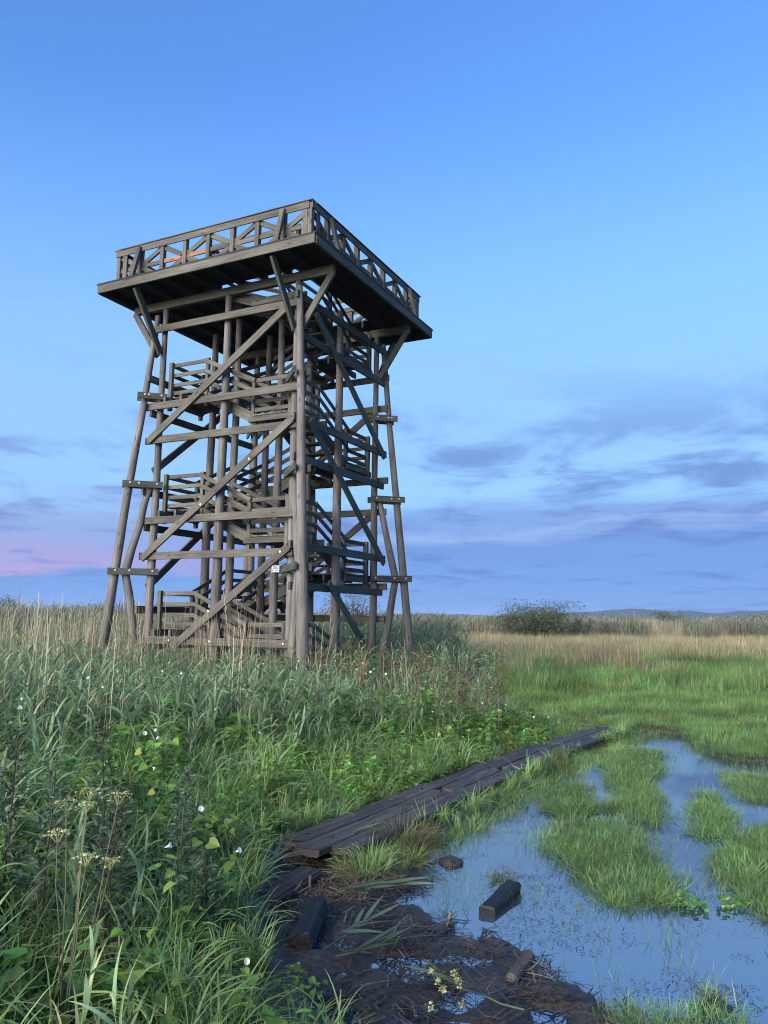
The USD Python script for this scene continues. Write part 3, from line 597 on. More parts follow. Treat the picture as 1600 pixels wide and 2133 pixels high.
def reed_plant(h, nl, seed_tan=0.):
    az = U_(0, 6.28); th = U_(.02, .14); kp = U_(0, .18)
    st = cross_stem(np.zeros((1, 3)), az, h, .009, th, kp)
    f = np.linspace(.22, .97, nl); t_ = th + kp * f ** 1.3 * .5
    pos = np.stack([np.sin(t_) * h * f * math.cos(az), np.sin(t_) * h * f * math.sin(az), np.cos(t_) * h * f], 1)
    a2 = az + np.arange(nl) * 3.14 + _vr.normal(0, .7, nl)
    lf = strips(pos, a2, U_(.3, .58, nl) * (.7 + .4 * np.sin(f * 3.0)), U_(.022, .044, nl), U_(.25, .8, nl), U_(.4, 1.7, nl), 7, 'reed', _vr.normal(0, .5, nl))
    return join(st, lf)
def dry_reed(n, h, r, plume=True):
    b = disc(n, r); az = U_(0, 6.28, n); th = np.abs(_vr.normal(.04, .08, n)); kp = _vr.normal(.05, .1, n)
    L = h * U_(.65, 1.1, n)
    out = [cross_stem(b, az, L, .0075, th, kp)]
    m = max(1, n // 3)
    lf = strips(b[:m] + np.stack([0 * az[:m], 0 * az[:m], L[:m] * U_(.2, .8, m)], 1), U_(0, 6.28, m), U_(.15, .35, m), .009, U_(.4, 1.4, m), U_(.8, 2, m), 3, 'reed')
    return join(*out, lf)
def tuft(n, r, L, w, th=(.05, .6), kap=(.3, 1.7), k=5):
    b = disc(n, r); out = np.arctan2(b[:, 1], b[:, 0]) + _vr.normal(0, .9, n)
    return strips(b, out, U_(*L, n), U_(*w, n), U_(*th, n), U_(*kap, n), k, 'grass', _vr.normal(0, .4, n))
def herb_clump(n, r, h, kind='heart', size=(.035, .075)):
    b = disc(n, r); b[:, 2] = h * (1 - (np.hypot(b[:, 0], b[:, 1]) / r) ** 2 * .6) * U_(.25, 1.05, n)
    return leaves(kind, b, U_(0, 6.28, n), U_(-.75, .35, n), U_(*size, n))
def rust_plant(h):
    ns = 5; b = disc(ns, .1); az = U_(0, 6.28, ns); st = cross_stem(b, az, h * U_(.7, 1.1, ns), .009, U_(.03, .2, ns), U_(0, .2, ns))
    n = 110; k = _vr.integers(0, ns, n); f = U_(.25, 1.1, n)
    pos = b[k] + np.stack([.12 * f * np.cos(az[k]), .12 * f * np.sin(az[k]), h * f * .95], 1) + _vr.normal(0, .035, (n, 3))
    return join(st, leaves('lance', pos, U_(0, 6.28, n), U_(-.8, .9, n), U_(.03, .08, n)))
def litter(n, r, L, w=(.003, .009), z=.02):
    b = disc(n, r); b[:, 2] = U_(0, z, n)
    return strips(b, U_(0, 6.28, n), U_(*L, n), U_(*w, n), U_(1.35, 1.62, n), _vr.normal(0, .12, n), 2, 'stalk')
def reed_clump(n, r, h, dryf=.0):
    """Far reeds: coarse stems and leaves only."""
    b = disc(n, r); az = U_(0, 6.28, n); L = h * U_(.7, 1.08, n)
    st = strips(b, az, L, .02, np.abs(_vr.normal(.03, .06, n)), U_(0, .15, n), 2, 'stalk')
    m = n * 4; k = _vr.integers(0, n, m); pos = b[k].copy(); pos[:, 2] = L[k] * U_(.25, 1, m)
    return join(st, strips(pos, U_(0, 6.28, m), U_(.3, .55, m), U_(.025, .045, m), U_(.15, .8, m), U_(.3, 1.4, m), 3, 'reed'))

# ------------------------------------------------------------------ plants: strewing
def protos(inst, parts, mat):
    rel = inst.CreatePrototypesRel()
    for (v, f, uv), mt in zip(parts, mat if isinstance(mat, list) else [mat] * len(parts)):
        rel.AddTarget(usdkit.mesh(stage, path('piece', inst.GetPrim()), (v, f), M[mt], uv=uv).GetPath())
def strew(name, parts, mat, xy, scale, label, tilt=.08, z=None, seed=0):
    """One uncountable growth (reeds, grass, litter): copies of a few clumps at the points xy."""
    rng = np.random.default_rng(seed); n = len(xy)
    inst = UsdGeom.PointInstancer.Define(stage, path(name)); protos(inst, parts, mat)
    zz = land(xy[:, 0], xy[:, 1]) if z is None else np.broadcast_to(z, (n,))
    inst.CreatePositionsAttr(Vt.Vec3fArray.FromNumpy(np.column_stack([xy, zz]).astype(np.float32)))
    yaw = rng.uniform(0, 2 * np.pi, n); tx, ty = rng.normal(0, tilt, n), rng.normal(0, tilt, n)
    cy, sy = np.cos(yaw / 2), np.sin(yaw / 2)
    qq = np.stack([cy, cy * tx / 2 + sy * ty / 2, cy * ty / 2 - sy * tx / 2, sy], 1); qq /= np.linalg.norm(qq, axis=1, keepdims=True)
    inst.CreateOrientationsAttr(Vt.QuathArray([Gf.Quath(*map(float, x)) for x in qq]))
    sc = np.broadcast_to(np.asarray(scale, float), (n,))[:, None] * rng.uniform(.78, 1.22, (n, 1)) * np.array([1, 1, 1.])
    inst.CreateScalesAttr(Vt.Vec3fArray.FromNumpy(sc.astype(np.float32)))
    inst.CreateProtoIndicesAttr(Vt.IntArray.FromNumpy(rng.integers(0, len(parts), n).astype(np.int32)))
    tag(inst, label, None, None, 'stuff'); inst.GetPrim().SetCustomDataByKey('category', 'vegetation')
    COUNTS[name] = (n, int(np.mean([len(p[1]) for p in parts])))
    return inst
COUNTS = {}
def scatter(x0, x1, y0, y1, per_m2, seed, keep=None):
    rng = np.random.default_rng(seed); n = rng.poisson((x1 - x0) * (y1 - y0) * per_m2)
    p = np.column_stack([rng.uniform(x0, x1, n), rng.uniform(y0, y1, n)])
    az = np.abs(p[:, 0]) < .56 * p[:, 1] + 1.2         # a little more than the camera's view
    p = p[az]
    if keep is not None and len(p):
        k = keep(p); p = p[k if k.dtype == bool else rng.random(len(p)) < k]
    return p
def inside(poly, p): return shapely.contains_xy(poly, p[:, 0], p[:, 1])
def dist(poly, p): return shapely.distance(poly, shapely.points(p[:, 0], p[:, 1]))
def nz(p, f, seed=0): return fbm(np.column_stack([p * f, np.zeros(len(p))]), 3, seed)
walkb = walk.buffer(-.015)
towerfoot = Polygon([tuple(tw(q(a, b, 0))[:2]) for a, b in ((-.2, -.2), (S + .2, -.2), (S + .2, S + .2), (-.2, S + .2))])
bank_edge = bank.boundary
free = lambda p: ~inside(walkb, p)
def depth_in_bank(p): return np.where(inside(bank, p), dist(bank_edge, p), -1.)

# reeds of the left bank
reedP = [reed_plant(h, n) for h, n in ((1.0, 8), (1.15, 9), (1.3, 10), (1.2, 9), (.95, 8), (1.35, 11))]
rk = lambda p: np.clip((depth_in_bank(p) - .5) / 1.2, 0, 1) * (.25 + 1.1 * np.clip((nz(p, .8, 4) - .35) * 3, 0, 1)) * np.where((p[:, 1] < 3.4) & (p[:, 0] > -1.5), .55, 1)
def hscale(p): return np.clip(.3 + .15 * depth_in_bank(p), .3, .76) * np.where((p[:, 1] > 9) & (p[:, 0] > -4.2), .84, 1) * (.8 + .35 * nz(p, .6, 9))
p = scatter(-8, 3, 2.3, 17, 34, 31, rk); strew('reed_bed', reedP, 'reed', p, hscale(p), 'blue green reed plants crowding the bank in front of the tower', .12, seed=1)
p = scatter(-14, 5, 16, 30, 14, 32, lambda p: (depth_in_bank(p) > .4) * .9); p = p[~inside(towerfoot, p)]
strew('reed_bed', reedP, 'reed', p, np.where(p[:, 1] > 23, .9, .6) + .2 * nz(p, .3, 2), 'green reeds growing round the foot of the tower', .1, seed=2)
dryP = [dry_reed(7, 1.75, .25), dry_reed(5, 1.55, .2), dry_reed(9, 1.65, .3)]
p = scatter(-9, 3.2, 7.5, 17.5, 2.2, 33, lambda p: (depth_in_bank(p) > .5) * np.clip((nz(p, .5, 12) - .42) * 5 + .15, 0, 1) * np.where(p[:, 0] < -1.5, 1, .3))
strew('dry_reeds', dryP, 'dry', p, np.where(p[:, 0] < -1., .92, .6), 'pale dead reed stalks standing among the green bank plants', .06, seed=3)
p = scatter(-16, -2.6, 15.5, 27, 5.5, 34, lambda p: np.clip((nz(p, .4, 6) - .25) * 4, .2, 1)); p = p[~inside(towerfoot, p)]
strew('dry_reeds', dryP, 'dry', p, 1.0, 'belt of brown dead reeds left of the tower', .06, seed=4)
# grass and herbs of the bank
tuftP = [tuft(38, .1, (.3, .68), (.008, .017), (.05, .6), (.5, 2.3), 8), tuft(30, .08, (.28, .56), (.008, .015), (.05, .7), (.5, 2.3), 8), tuft(44, .13, (.22, .5), (.006, .012), k=8), tuft(26, .07, (.35, .75), (.009, .018), (.05, .5), (.5, 2.2), 9)]
gk = lambda p: (depth_in_bank(p) > 0) * free(p) * np.where(dist(mud, p) < .14, .1, 1.) * (.5 + .9 * nz(p, 1.2, 3))
p = scatter(-5, 3, 2.2, 9.5, 40, 41, gk); strew('bank_grass', tuftP, 'grass', p, np.clip(.5 + .35 * depth_in_bank(p), .45, 1.) * .95, 'long arching grass filling the near bank', .15, seed=5)
p = scatter(-8, 4, 9.5, 20, 11, 42, gk); p = p[~inside(towerfoot, p)]; strew('bank_grass', tuftP, 'grass', p, np.clip(.4 + .25 * depth_in_bank(p), .4, .95), 'long grass between the boardwalk and the tower', .15, seed=6)
herbP = [herb_clump(60, .16, .3), herb_clump(46, .13, .4), herb_clump(70, .2, .22, size=(.03, .06)), herb_clump(60, .15, .3, 'lance', (.05, .1))]
hk = lambda p: (depth_in_bank(p) > .04) * free(p) * np.where(dist(mud, p) < .22, .04, 1.) * np.clip((nz(p, .9, 17) - .3) * 3.2, 0, 1)
p = scatter(-5, 2.8, 2.2, 12, 24, 43, hk); strew('leafy_herbs', herbP, 'herb', p, np.clip(.6 + .45 * depth_in_bank(p), .6, 1.6), 'low bright leafy weeds and bindweed leaves in the bank', .2, seed=7)
edge_strip = lambda p: (depth_in_bank(p) > -.02) * (depth_in_bank(p) < .9) * free(p) * (dist(mud, p) > .05)
p = scatter(-1.2, 3.2, 5.9, 14, 60, 45, lambda p: edge_strip(p) * (.5 + .6 * nz(p, 2, 31))); strew('verge_grass', tuftP[1:3], 'marsh', p, .26 + .36 * depth_in_bank(p), 'grass crowding the left edge of the boardwalk', .25, seed=24)
p = scatter(-1.2, 3.2, 5.9, 13, 26, 46, lambda p: edge_strip(p) * np.clip((nz(p, 1.1, 33) - .3) * 3, .15, 1)); strew('leafy_herbs', herbP[:3], 'herb', p, .38 + .5 * depth_in_bank(p), 'carpet of small bright leaves beside the boardwalk', .25, seed=25)
bigherb = [herb_clump(26, .14, .42, size=(.05, .095)), herb_clump(22, .12, .5, 'lance', (.07, .14)), herb_clump(34, .17, .34, size=(.045, .085))]
p = scatter(-4, 0, 2.2, 6.2, 16, 47, lambda p: (depth_in_bank(p) > .12) * (dist(mud, p) > .25) * np.clip((nz(p, 1.3, 51) - .33) * 3, .08, 1)); strew('leafy_herbs', bigherb, 'herb', p, np.clip(.6 + .4 * depth_in_bank(p), .6, 1.5), 'broad leaved weeds among the near grass', .25, seed=28)
rustP = [rust_plant(.85), rust_plant(.7), rust_plant(1.0)]
rust_zone = Polygon([(-1.2, 12.6), (.3, 11.4), (1.9, 12.2), (1.5, 15.2), (.2, 16.2), (-1.2, 15.2)])
p = scatter(-1.5, 2.2, 11, 16.5, 4.6, 44, lambda p: inside(rust_zone, p) * np.clip((nz(p, .9, 8) - .3) * 3, .1, 1)); strew('rusty_herbs', rustP, 'rust', p, 1.1, 'brown seeding dock and willowherb in front of the tower stairs', .1, seed=8)
# meadow beyond the pond
meadP = [tuft(150, .34, (.1, .22), (.005, .009), (.05, .55), (.1, 1.0), 3) for _ in range(4)]
out_bank = lambda p: ~inside(bank, p) & free(p)
mk = lambda p: out_bank(p) & ~inside(pond.buffer(-.04), p)
p = scatter(.8, 12, 7, 19, 15, 51, mk); strew('meadow_grass', meadP, 'meadow', p, .5 + .4 * nz(p, .5, 1) + np.clip((p[:, 1] - 13) / 12, -.1, .4), 'short bright green meadow grass behind the flooded patch', .1, seed=9)
meadF = [tuft(120, .5, (.3, .6), (.012, .02), (.03, .4), (.1, .9), 3) for _ in range(4)]
p = scatter(2.5, 32, 17, 42, 3.6, 52, lambda p: out_bank(p) * np.clip((p[:, 1] - 15) / 6, 0, 1) * (.35 + 1.1 * nz(p, .25, 41))); strew('meadow_grass', meadF, 'meadow', p, .6 + .5 * nz(p, .2, 5), 'taller yellow green meadow grass in the middle distance', .1, seed=10)
tanP = [tuft(90, .5, (.45, .95), (.009, .018), (.02, .3), (.1, .9), 3) for _ in range(4)]
p = scatter(2.4, 48, 22, 62, 2.6, 53, lambda p: out_bank(p) * np.clip((nz(p, .16, 3) - .42) * 2.6 + np.clip((p[:, 1] - 30) / 14, -.5, 1), 0, 1)); strew('seeding_grass', tanP, 'tan', p, .8 + .3 * nz(p, .15, 8), 'band of tan seeding grass across the far meadow', .1, seed=11)
farP = [reed_clump(70, .75, 1.75), reed_clump(60, .7, 1.6), reed_clump(80, .85, 1.9)]
farD = [dry_reed(70, 1.9, .8), dry_reed(60, 1.8, .7)]
bandk = lambda p: np.clip((p[:, 1] - 52 - 8 * (nz(p, .08, 2) - .5)) / 4, 0, 1)
p = scatter(-6, 120, 50, 130, .55, 54, bandk); strew('far_reeds', farP, 'far_reed', p, .72 + .25 * nz(p, .06, 6), 'grey green reed belt beyond the meadow', .05, seed=12)
p = scatter(-6, 120, 50, 130, .7, 55, lambda p: bandk(p) * np.clip((nz(p, .07, 16) - .35) * 4, .15, 1)); strew('far_reeds', farD, 'dry', p, .82, 'pale dry reeds in the belt beyond the meadow', .05, seed=13)
p = scatter(-60, 3.5, 27, 70, 1.0, 56, lambda p: np.where((p[:, 1] > 27) & (depth_in_bank(p) > .5), 1., 0) * (p[:, 1] < 60)); strew('far_reeds', farP, 'far_reed', p, np.where(p[:, 0] < -4, .86, .74), 'tall reeds on the skyline behind the tower', .05, seed=14)
p = scatter(-70, 130, 60, 420, .06, 57, lambda p: np.where(p[:, 1] > 120, 1., .4)); strew('far_reeds', farP, 'far_reed', p, np.where(p[:, 0] < -8, .95, .78), 'distant reed marsh running to the horizon', .05, seed=15)
# grass in and round the water
marshP = [tuft(60, .13, (.05, .125), (.0032, .0055), (.4, 1.3), (.1, .8), 3) for _ in range(4)]
isl_in = islands.buffer(.02)
p = scatter(.3, 5.4, 4, 11, 330, 61, lambda p: inside(isl_in, p) * np.clip(.25 + (nz(p, 2.6, 2)) * .8 + np.clip(dist(islands.boundary, p) * 4, 0, .7), 0, 1)); strew('marsh_grass', marshP, 'marsh', p, (.68 + .4 * nz(p, 1.5, 2)) * np.where(p[:, 1] > 7.2, .95, 1), 'trampled green grass standing in the floodwater', .2, z=-.052, seed=16)
p = scatter(2.5, 6, 3.2, 13.4, 60, 62, lambda p: mk(p) & (dist(pond, p) < .8) & (p[:, 1] > 6)); strew('marsh_grass', marshP, 'marsh', p, .6, 'green grass along the far edge of the floodwater', .2, seed=17)
p = scatter(2.6, 6, 8.8, 13.4, 260, 69, lambda p: mk(p) & (dist(pond, p) < .22)); strew('marsh_grass', marshP, 'marsh', p, .7, 'green grass hanging over the far bank of the floodwater', .25, seed=27)
p = scatter(.95, 3.4, 3.1, 3.9, 170, 70, lambda p: ~inside(pond.buffer(-.06), p) * (.3 + nz(p, 3, 61))); strew('marsh_grass', marshP, 'marsh', p, .8, 'short wet grass on the near edge of the floodwater', .25, seed=29)
verge = LineString([(-.1, 5.55), (.35, 6.3), (.75, 6.95), (1.15, 7.6), (1.5, 8.25), (1.95, 9.0), (2.5, 9.9), (3.0, 10.7), (3.5, 11.45)]).buffer(.24)
p = scatter(-.3, 4, 5.3, 12, 260, 63, lambda p: inside(verge, p) & ~inside(walk.buffer(-.035), p)); strew('verge_grass', tuftP[1:3] + marshP[:1], 'grass', p, .33 + .2 * nz(p, 2, 2), 'lush grass strip between boardwalk and water', .2, seed=18)
thinP = [tuft(7, .1, (.05, .12), (.003, .005), (.1, .9), (.0, .9), 2), tuft(5, .12, (.04, .1), (.003, .005), (.1, 1.), (.0, .9), 2), tuft(10, .08, (.06, .13), (.003, .005), (.1, .9), (.0, .9), 2)]
p = scatter(.2, 5.4, 3.4, 12.6, 60, 64, lambda p: inside(pond, p) * ~inside(islands, p) * np.clip((nz(p, 1.5, 14) - .5) * 5 + .03 + np.clip((.3 - dist(islands, p)) * 1.4, 0, .5), 0, 1)); strew('sparse_marsh_grass', thinP, 'marsh', p, 1.0, 'thin grass blades poking out of the floodwater', .15, z=-.06, seed=19)
# floating and trampled dead plant matter
debP = [litter(16, .14, (.008, .035), (.002, .005), .004), litter(8, .12, (.01, .05), (.002, .005), .004), litter(26, .07, (.006, .024), (.002, .005), .004)]
p = scatter(-.2, 4.5, 3.2, 9, 110, 65, lambda p: inside(pond, p) * np.clip((nz(p, 2.1, 19) - .46) * 4 + .45 - dist(mud, p) * .5, .05, 1)); strew('floating_debris', debP, 'debris', p, 1.0, 'dark bits of dead stem floating on the water', .02, z=-.049, seed=20)
mudP = [litter(26, .12, (.05, .16), (.003, .009), .03), litter(20, .1, (.04, .12), (.004, .012), .02)]
p = scatter(-1, 1.6, 2.8, 6.1, 60, 66, lambda p: (dist(mud, p) < .12) * (.4 + .9 * nz(p, 2, 5))); strew('mud_litter', mudP, 'debris', p, 1.0, 'rotting dark stems trampled into the mud', .12, seed=21)
straw_zone = Polygon([(-.6, 5.75), (.28, 5.85), (.1, 5.2), (-.05, 4.85), (-.45, 4.8), (-.55, 5.3)])
p = scatter(-.8, .4, 4.6, 6, 95, 67, lambda p: inside(straw_zone, p) * (.5 + .8 * nz(p, 3, 6))); strew('dead_litter', mudP, 'litter', p, 1.1, 'brown dead grass and moss below the boardwalk end', .25, seed=22)
p = scatter(-.6, 3.4, 5.5, 11.6, 26, 68, lambda p: inside(walk.buffer(-.06), p) * np.clip((nz(p, 1.6, 35) - .38) * 3 + np.clip((6.6 - p[:, 1]) * .6, 0, .7), .04, 1)); strew('walk_litter', mudP + debP, 'litter', p, .55, 'dead stems and bits of straw lying on the boardwalk', .05, z=.108, seed=26)
print({k: v for k, v in COUNTS.items()})

# ------------------------------------------------------------------ bushes
def bush(label, x, y, h, w, nleaf, seed, size=(.05, .1), loose=.5):
    rng = np.random.default_rng(seed)
    t = thing('willow_bush', label, 'bush', (x, y, 0), 0, 'willow bushes along the marsh skyline')
    nb = 16; az = rng.uniform(0, 6.28, nb); lean = rng.uniform(.1, .9, nb) * min(1.1, w / h)
    br, tips = [], []
    for k in range(nb):
        L = h * rng.uniform(.65, 1.05)
        tip = np.array([math.cos(az[k]) * lean[k] * w * .42, math.sin(az[k]) * lean[k] * w * .42, L * (1 - .22 * lean[k] ** 2)])
        (v, f), _u = round_pole((0, 0, -.1), tip, .03, .008, 5, .5, .04, seed * 50 + k); br.append((v, f, np.zeros((len(v), 2)))); tips.append(tip)
    v, f, u = join(*br); obj('branches', (v, f), M['bark'], t)
    k = rng.integers(0, nb, nleaf); f_ = rng.uniform(.25, 1.08, nleaf) ** .8
    tips = np.array(tips); clump = rng.normal(0, 1, (nb * 9, 3)) * [w * .12, w * .12, h * .09]
    c = rng.integers(0, nb * 9, nleaf)
    base = tips[c % nb] * (.3 + .75 * ((c // nb) / 8.))[:, None] + clump[c]
    pos = base + rng.normal(0, 1, (nleaf, 3)) * [w * .05, w * .05, h * .05] * loose * 2
    pos[:, 2] = np.clip(pos[:, 2], .05, h * 1.12)
    v, f, u = leaves('lance', pos, rng.uniform(0, 6.28, nleaf), rng.uniform(-.9, .9, nleaf), rng.uniform(*size, nleaf))
    obj('leaves', (v, f), M['willow'], t, uv=u)
bush('loose grey green willow bush behind the right legs of the tower', -1.05, 30.5, 2.55, 2.6, 5200, 3, (.06, .12), .8)
bush('dense dark willow bush standing in the reed belt right of the tower', 9.95, 51.5, 2.6, 5.0, 15000, 4, (.1, .2), .85)
bush('thin small bush at the right edge of the dense dark willow', 12.6, 52., 1.9, 1.7, 1800, 5, (.08, .16))
bush('slender low bush in dry reeds between two larger bushes', 14.2, 55., 1.75, 1.5, 1600, 6, (.08, .16))
bush('flat topped round bush on the skyline below the wooded hills', 29.2, 80.5, 2.75, 3.6, 5000, 7, (.12, .24))
bush('faint bush farthest right on the misty skyline', 77., 160., 3.0, 8., 2500, 8, (.3, .6))
bush('dark bush on the skyline at the left edge of the reeds', -17.3, 36., 2.3, 2., 2600, 9, (.08, .16))

# ------------------------------------------------------------------ single plants of the foreground
def mugwort(label, x, y, h, seed):
    rng = np.random.default_rng(seed); t = thing('mugwort', label, 'plant', (x, y, 0), 0, 'mugwort plants in the left foreground')
    az = rng.uniform(0, 6.28)
    (v, f), _u = round_pole((0, 0, -.03), (.06 * h * math.cos(az), .06 * h * math.sin(az), h * .95), .007, .003, 6, .1, .006, seed); obj('stem', (v, f), M['stem'], t, smooth=60, uv=np.column_stack([np.full(len(v), .5), np.full(len(v), .6)]))
    nb = 34; f_ = np.linspace(.15, .97, nb); a = np.arange(nb) * 2.4 + rng.normal(0, .3, nb); L = h * .2 * (1.1 - f_ * .8) * rng.uniform(.8, 1.2, nb)
    base = np.column_stack([.06 * h * f_ * math.cos(az), .06 * h * f_ * math.sin(az), h * f_ * .95])
    tw_ = strips(base, a, L, .004, .5, .2, 2, 'stalk')
    n = 640; k = rng.integers(0, nb, n); g = rng.uniform(.15, 1.05, n)
    pos = base[k] + np.column_stack([np.cos(a[k]) * L[k] * g * .55, np.sin(a[k]) * L[k] * g * .55, L[k] * g * .8]) + rng.normal(0, .006, (n, 3))
    lf = leaves('lance', pos, a[k] + rng.normal(0, .9, n), rng.uniform(-.2, 1.1, n), rng.uniform(.025, .068, n) * (1.2 - .6 * f_[k]))
    v, f, u = join(tw_, lf); obj('leaves', (v, f), M['mugwort'], t, uv=u)
for lb, x, y, h, sd_ in (('tall red stemmed mugwort nearest the left edge of the picture', -1.83, 4.0, 1.12, 71), ('red stemmed mugwort second from the left edge', -1.58, 3.9, 1.04, 72), ('mugwort with thin grey tops behind the yellow umbels', -1.42, 4.3, 1.1, 73),
                         ('short dark mugwort just above the yellow umbels', -1.24, 3.75, .9, 74), ('slim mugwort among reeds right of the yellow umbels', -1.0, 4.1, .9, 75), ('bushy dark green mugwort low beside the weedy edge of the mud', -.86, 4.1, .52, 76)):
    mugwort(lb, x, y, h, sd_)
def parsnip(label, x, y, heads, seed):
    rng = np.random.default_rng(seed); t = thing('wild_parsnip', label, 'plant', (x, y, 0))
    for (dx, dy, z, r) in heads:
        (v, f), _u = round_pole((dx * .2, dy * .2, .2), (dx, dy, z - .035), .0035, .0022, 5, .12, .004, int(z * 999)); obj('stem', (v, f), M['cut_reed'], t, uv=np.column_stack([np.full(len(v), .9), np.full(len(v), .6)]))
        n = 16; a = np.arange(n) * 2.4; rr = r * np.sqrt((np.arange(n) + .5) / n)
        c = np.column_stack([dx + rr * np.cos(a), dy + rr * np.sin(a), z + .012 * (1 - (rr / r) ** 2) + rng.normal(0, .003, n)])
        ray = strips(np.tile([dx, dy, z - .035], (n, 1)), a, np.hypot(rr, .035), .0018, np.arctan2(rr, .035), 0., 1, 'stalk')
        m = 8; k = np.repeat(np.arange(n), m); pos = c[k] + rng.normal(0, 1, (n * m, 3)) * [.006, .006, .002]
        v, f, u = join(ray, leaves('heart', pos, rng.uniform(0, 6.28, n * m), rng.uniform(-.4, .4, n * m), rng.uniform(.004, .008, n * m)))
        obj('umbel', (v, f), M['umbel'], t, uv=u)
parsnip('wild parsnip with a cluster of flat yellow flower heads in the left foreground', -1.16, 3.12, [(-.04, 0, .93, .05), (.03, .04, .965, .05), (.13, .08, .94, .062), (-.05, -.04, .83, .048), (.09, -.12, .77, .045), (.16, -.06, .74, .04), (0.0, .1, .9, .03)], 81)
rg = thing('yellow_wildflower', 'small plant with creamy yellow flower heads at the muddy bottom edge', 'plant', (.27, 3.52, -.02))
_vr = np.random.default_rng(31)
for k, (dx, dz) in enumerate(((-.045, .2), (-.02, .16), (0., .13), (.055, .19), (.07, .16), (.09, .07), (-.05, .06))):
    st_ = cross_stem(np.array([[dx * .3, 0, 0]]), 0. if dx > 0 else 3.14, dz, .003, abs(dx) * 2.5, .1); obj('stem', st_[:2], M['mugwort'], rg, uv=st_[2])
    n = 22; pos = np.array([dx, 0, dz]) + _vr.normal(0, .009, (n, 3)); v, f, u = leaves('heart', pos, U_(0, 6.28, n), U_(-.4, .9, n), U_(.008, .014, n)); obj('flower_head', (v, f), M['umbel'], rg, uv=u)
def tussock(label, x, y, n, r, L, mat, z=-.05, w=(.003, .006)):
    t = thing('grass_tussock', label, 'grass tussock', (x, y, z), 0, 'grass tussocks round the floodwater')
    v, f, u = tuft(n, r, L, w, (.15, .9), (.6, 1.9), 5); obj('blades', (v, f), M[mat], t, uv=u)
    v, f, u = litter(n // 3, r * 1.3, (.06, .16), (.003, .007), .05); obj('dead_blades', (v, f), M['litter'], t, uv=u)
tussock('rounded brownish green grass tussock against the right side of the boardwalk end', .2, 6.0, 700, .12, (.2, .4), 'tussock')
tussock('flattened straw coloured grass clump below the near right corner of the boardwalk', -.1, 5.42, 360, .11, (.14, .3), 'tan', -.07)
tussock('small grass tussock on a mud lump in the water near the bottom right', 1.5, 3.78, 70, .035, (.07, .15), 'marsh')
tussock('mossy green clump just behind the floating timber block', .82, 5.42, 120, .08, (.04, .09), 'marsh')
for lb, x, y, n, r in (('bright leafy water weed clump floating in the open channel', 1.88, 5.0, 90, .11), ('sprawling sprig of water weed right of the leafy clump', 2.12, 4.98, 40, .09), ('small dark water weed sprig near the right edge of the pond', 2.0, 4.0, 30, .06)):
    t = thing('water_weed', lb, 'water plant', (x, y, -.05), 0, 'water weeds in the floodwater'); b_ = disc(n, r); b_[:, 2] = U_(0, .05, n); v, f, u = leaves('heart', b_, U_(0, 6.28, n), U_(-.2, .8, n), U_(.018, .036, n)); obj('leaves', (v, f), M['herb'], t, uv=u)
for lb, x, y, h, ang in (('brown cut stem stub standing beside the sunken plank', -.43, 5.12, .1, 0), ('dark stub of a cut stem poking out of the water left of the block', .37, 4.62, .07, .3), ('pale slanting stub of cut stem in the weeds left of the boardwalk end', -.72, 5.8, .17, .25)):
    t = thing('cut_stub', lb, 'plant stub', group='cut stem stubs by the mud'); m_, uv_ = round_pole((x, y, -.07), (x + ang * .1, y, h - .04), .009, .008, 8, .05, .001, int(h * 100)); obj('stem', m_, M['stub'], t, smooth=50, uv=uv_)
def fallen_reed(label, x, y, az, L, nl, seed, z=.0):
    global _vr
    _vr = np.random.default_rng(seed); t = thing('fallen_reed', label, 'reed', group='fallen reeds round the mud')
    c, s_ = math.cos(az), math.sin(az)
    (v, f), _u = round_pole((x, y, z), (x + c * L, y + s_ * L, z + .03), .005, .003, 5, .1, .008, seed); obj('stem', (v, f), M['cut_reed'], t, uv=np.column_stack([np.full(len(v), .3), np.full(len(v), .6)]))
    f_ = np.linspace(.25, 1, nl); base = np.column_stack([x + c * L * f_, y + s_ * L * f_, z + .02 + .03 * f_])
    v, f, u = strips(base, az + np.where(np.arange(nl) % 2, .35, -.4) + _vr.normal(0, .25, nl), U_(.2, .36, nl), U_(.022, .034, nl), U_(1.2, 1.5, nl), U_(-.1, .35, nl), 5, 'reed', _vr.normal(0, .7, nl)); obj('leaf', (v, f), M['cut_reed'], t, uv=u)
fallen_reed('fallen reed with broad leaves pointing over the water edge', -.3, 4.85, .12, .38, 7, 91, .04)
fallen_reed('fallen leafy reed lying beside the leaning black timber post', -.28, 4.15, .75, .3, 9, 92, .03)
fallen_reed('cut reed bunch lying low on the mud below the timber post', -.2, 4.0, .35, .26, 7, 93, .03)
fallen_reed('fallen reed with splayed leaves left of the sunken plank', -.78, 5.15, 1.0, .24, 6, 94, .06)
fallen_reed('thin broken reed lying on the planks of the boardwalk end', -.28, 5.72, .75, .42, 4, 95, .118)
fallen_reed('sheaf of flattened reed lying on the mud at the bottom edge', .62, 3.55, 2.75, .3, 5, 96, .02)
def mudlump(label, x, y, r, seed):
    m = trimesh.creation.icosphere(3, 1.0); v = m.vertices * (1 + .5 * (fbm(m.vertices * 2 + seed, 3, seed)[:, None] - .5)) * [r, r * .8, r * .45]
    t = thing('mud_lump', label, 'mud', (x, y, -.05), 0, 'dark clods in the shallow water'); obj('mud', (v, m.faces), M['ground'], t, smooth=True)
    v, f, u = litter(50, r * 1.1, (.04, .1), (.003, .008), r * .5); obj('stems', (v, f), M['debris'], t, uv=u)
mudlump('dark clod of rotten stems in the water near the grass strip', .5, 5.78, .09, 3)
mudlump('dark mud lump carrying a small grass tussock at the bottom right', 1.5, 3.74, .07, 4)
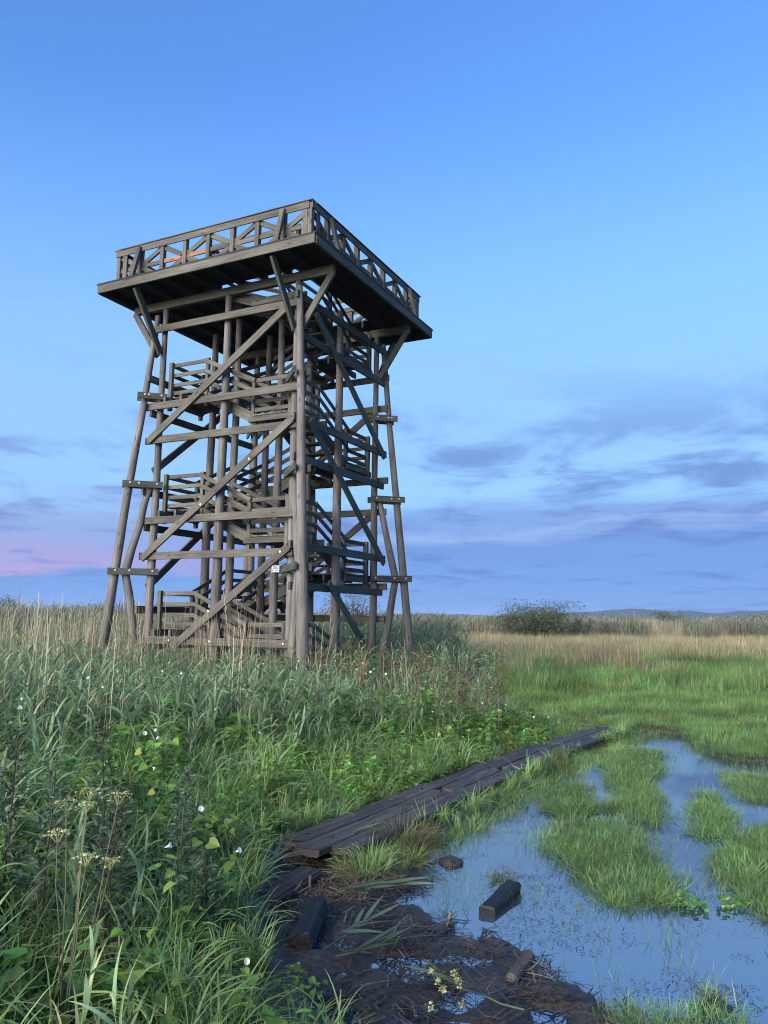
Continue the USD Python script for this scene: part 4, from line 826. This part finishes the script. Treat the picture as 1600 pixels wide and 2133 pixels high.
mudlump('brown sodden clod between the stub and the mud bank', .28, 4.55, .1, 5)
# white bindweed trumpets
def trumpet(s=1.):
    ang = np.linspace(0, 2 * np.pi, 11)[:-1]; V = [(0, 0, -.035 * s)]
    for r, z in ((.006, -.018), (.013, .002), (.027, .008)): V += [(r * s * math.cos(a) , r * s * math.sin(a), z * s) for a in ang]
    F = [(0, 1 + (k + 1) % 10, 1 + k) for k in range(10)]
    for g in (0, 1): F += [x for k in range(10) for x in ((1 + g*10 + k, 1 + g*10 + (k+1) % 10, 11 + g*10 + (k+1) % 10), (1 + g*10 + k, 11 + g*10 + (k+1) % 10, 11 + g*10 + k))]
    return np.array(V), np.array(F)
tv, tf = trumpet()
tvs = tv * [.72, .72, 1.0]
def bindweed(label, x, y, z, az, seed):
    global _vr
    _vr = np.random.default_rng(seed); t = thing('bindweed', label, 'flower', (x, y, z), 0, 'white bindweed blooms in the near bank')
    R = trimesh.transformations.euler_matrix(1.15, .2, az + .5)[:3, :3]; obj('flower', (tvs @ R.T * .66, tf), M['white'], t, smooth=True)
    v, f, u = cross_stem(np.array([[0, 0, -.25]]), az, .24, .003, .1, .2); obj('stem', (v, f), M['herb'], t, uv=u)
    pos = np.column_stack([U_(-.05, .05, 5), U_(-.05, .05, 5), U_(-.2, -.03, 5)]); v, f, u = leaves('heart', pos, U_(0, 6.28, 5), U_(-.7, .2, 5), U_(.04, .06, 5)); obj('leaf', (v, f), M['herb'], t, uv=u)
for lb, x, y, z, az, sd_ in (('white bindweed trumpet near the left edge among dark mugwort', -1.72, 3.6, .72, -.4, 1), ('white bindweed flower high in the reeds at the far left', -2.05, 4.55, 1.12, .5, 2), ('large white bindweed flower right of the yellow umbels', -.82, 3.2, .76, .9, 3),
                             ('white bindweed flower above a curled brown leaf', -.76, 3.45, .84, .2, 4), ('nodding white bindweed flower by the bushy dark mugwort', -.6, 3.5, .66, .6, 5), ('upright closed white bindweed bud low in the bottom left grass', -.52, 3.3, .3, 0, 6),
                             ('pale bindweed flower deep in the bottom left corner', -1.42, 3.05, .28, -.6, 7), ('white bindweed flower in tall reeds left of the tower foot', -1.35, 4.6, .98, .1, 8)):
    bindweed(lb, x, y, z, az, sd_)
def flower_h(p): return np.clip(.22 + .2 * depth_in_bank(p), .2, .9)
p = scatter(-4, 2.9, 4.5, 15.5, 1.7, 71, lambda p: (depth_in_bank(p) > .15) * free(p) * np.clip((nz(p, .7, 23) - .32) * 3, 0, 1))
strew('bindweed_flowers', [(v_ @ trimesh.transformations.euler_matrix(e, 0, 0)[:3, :3].T, tf, np.zeros((len(tv), 2))) for e, v_ in ((.9, tv * .62), (1.5, tv * .6), (.4, tv * .5))], 'white', p, 1.0, 'small white bindweed flowers dotted through the bank', .3, z=flower_h(p) + land(p[:, 0], p[:, 1]), seed=23)

# ------------------------------------------------------------------ evening haze
M['haze'] = usdkit.material(stage, LOOKS + '/haze', {"v": ("principled_volume", {"color": (.62, .76, .96), "density": .00012, "anisotropy": .2})}, [], volume="v.volume")
hb = trimesh.creation.box(bounds=[(-6600, -6600, -1.5), (6600, 6600, 48)])
tag(obj('haze', (hb.vertices, hb.faces), M['haze']), 'thin blue evening haze over the marsh', 'haze', kind='stuff')
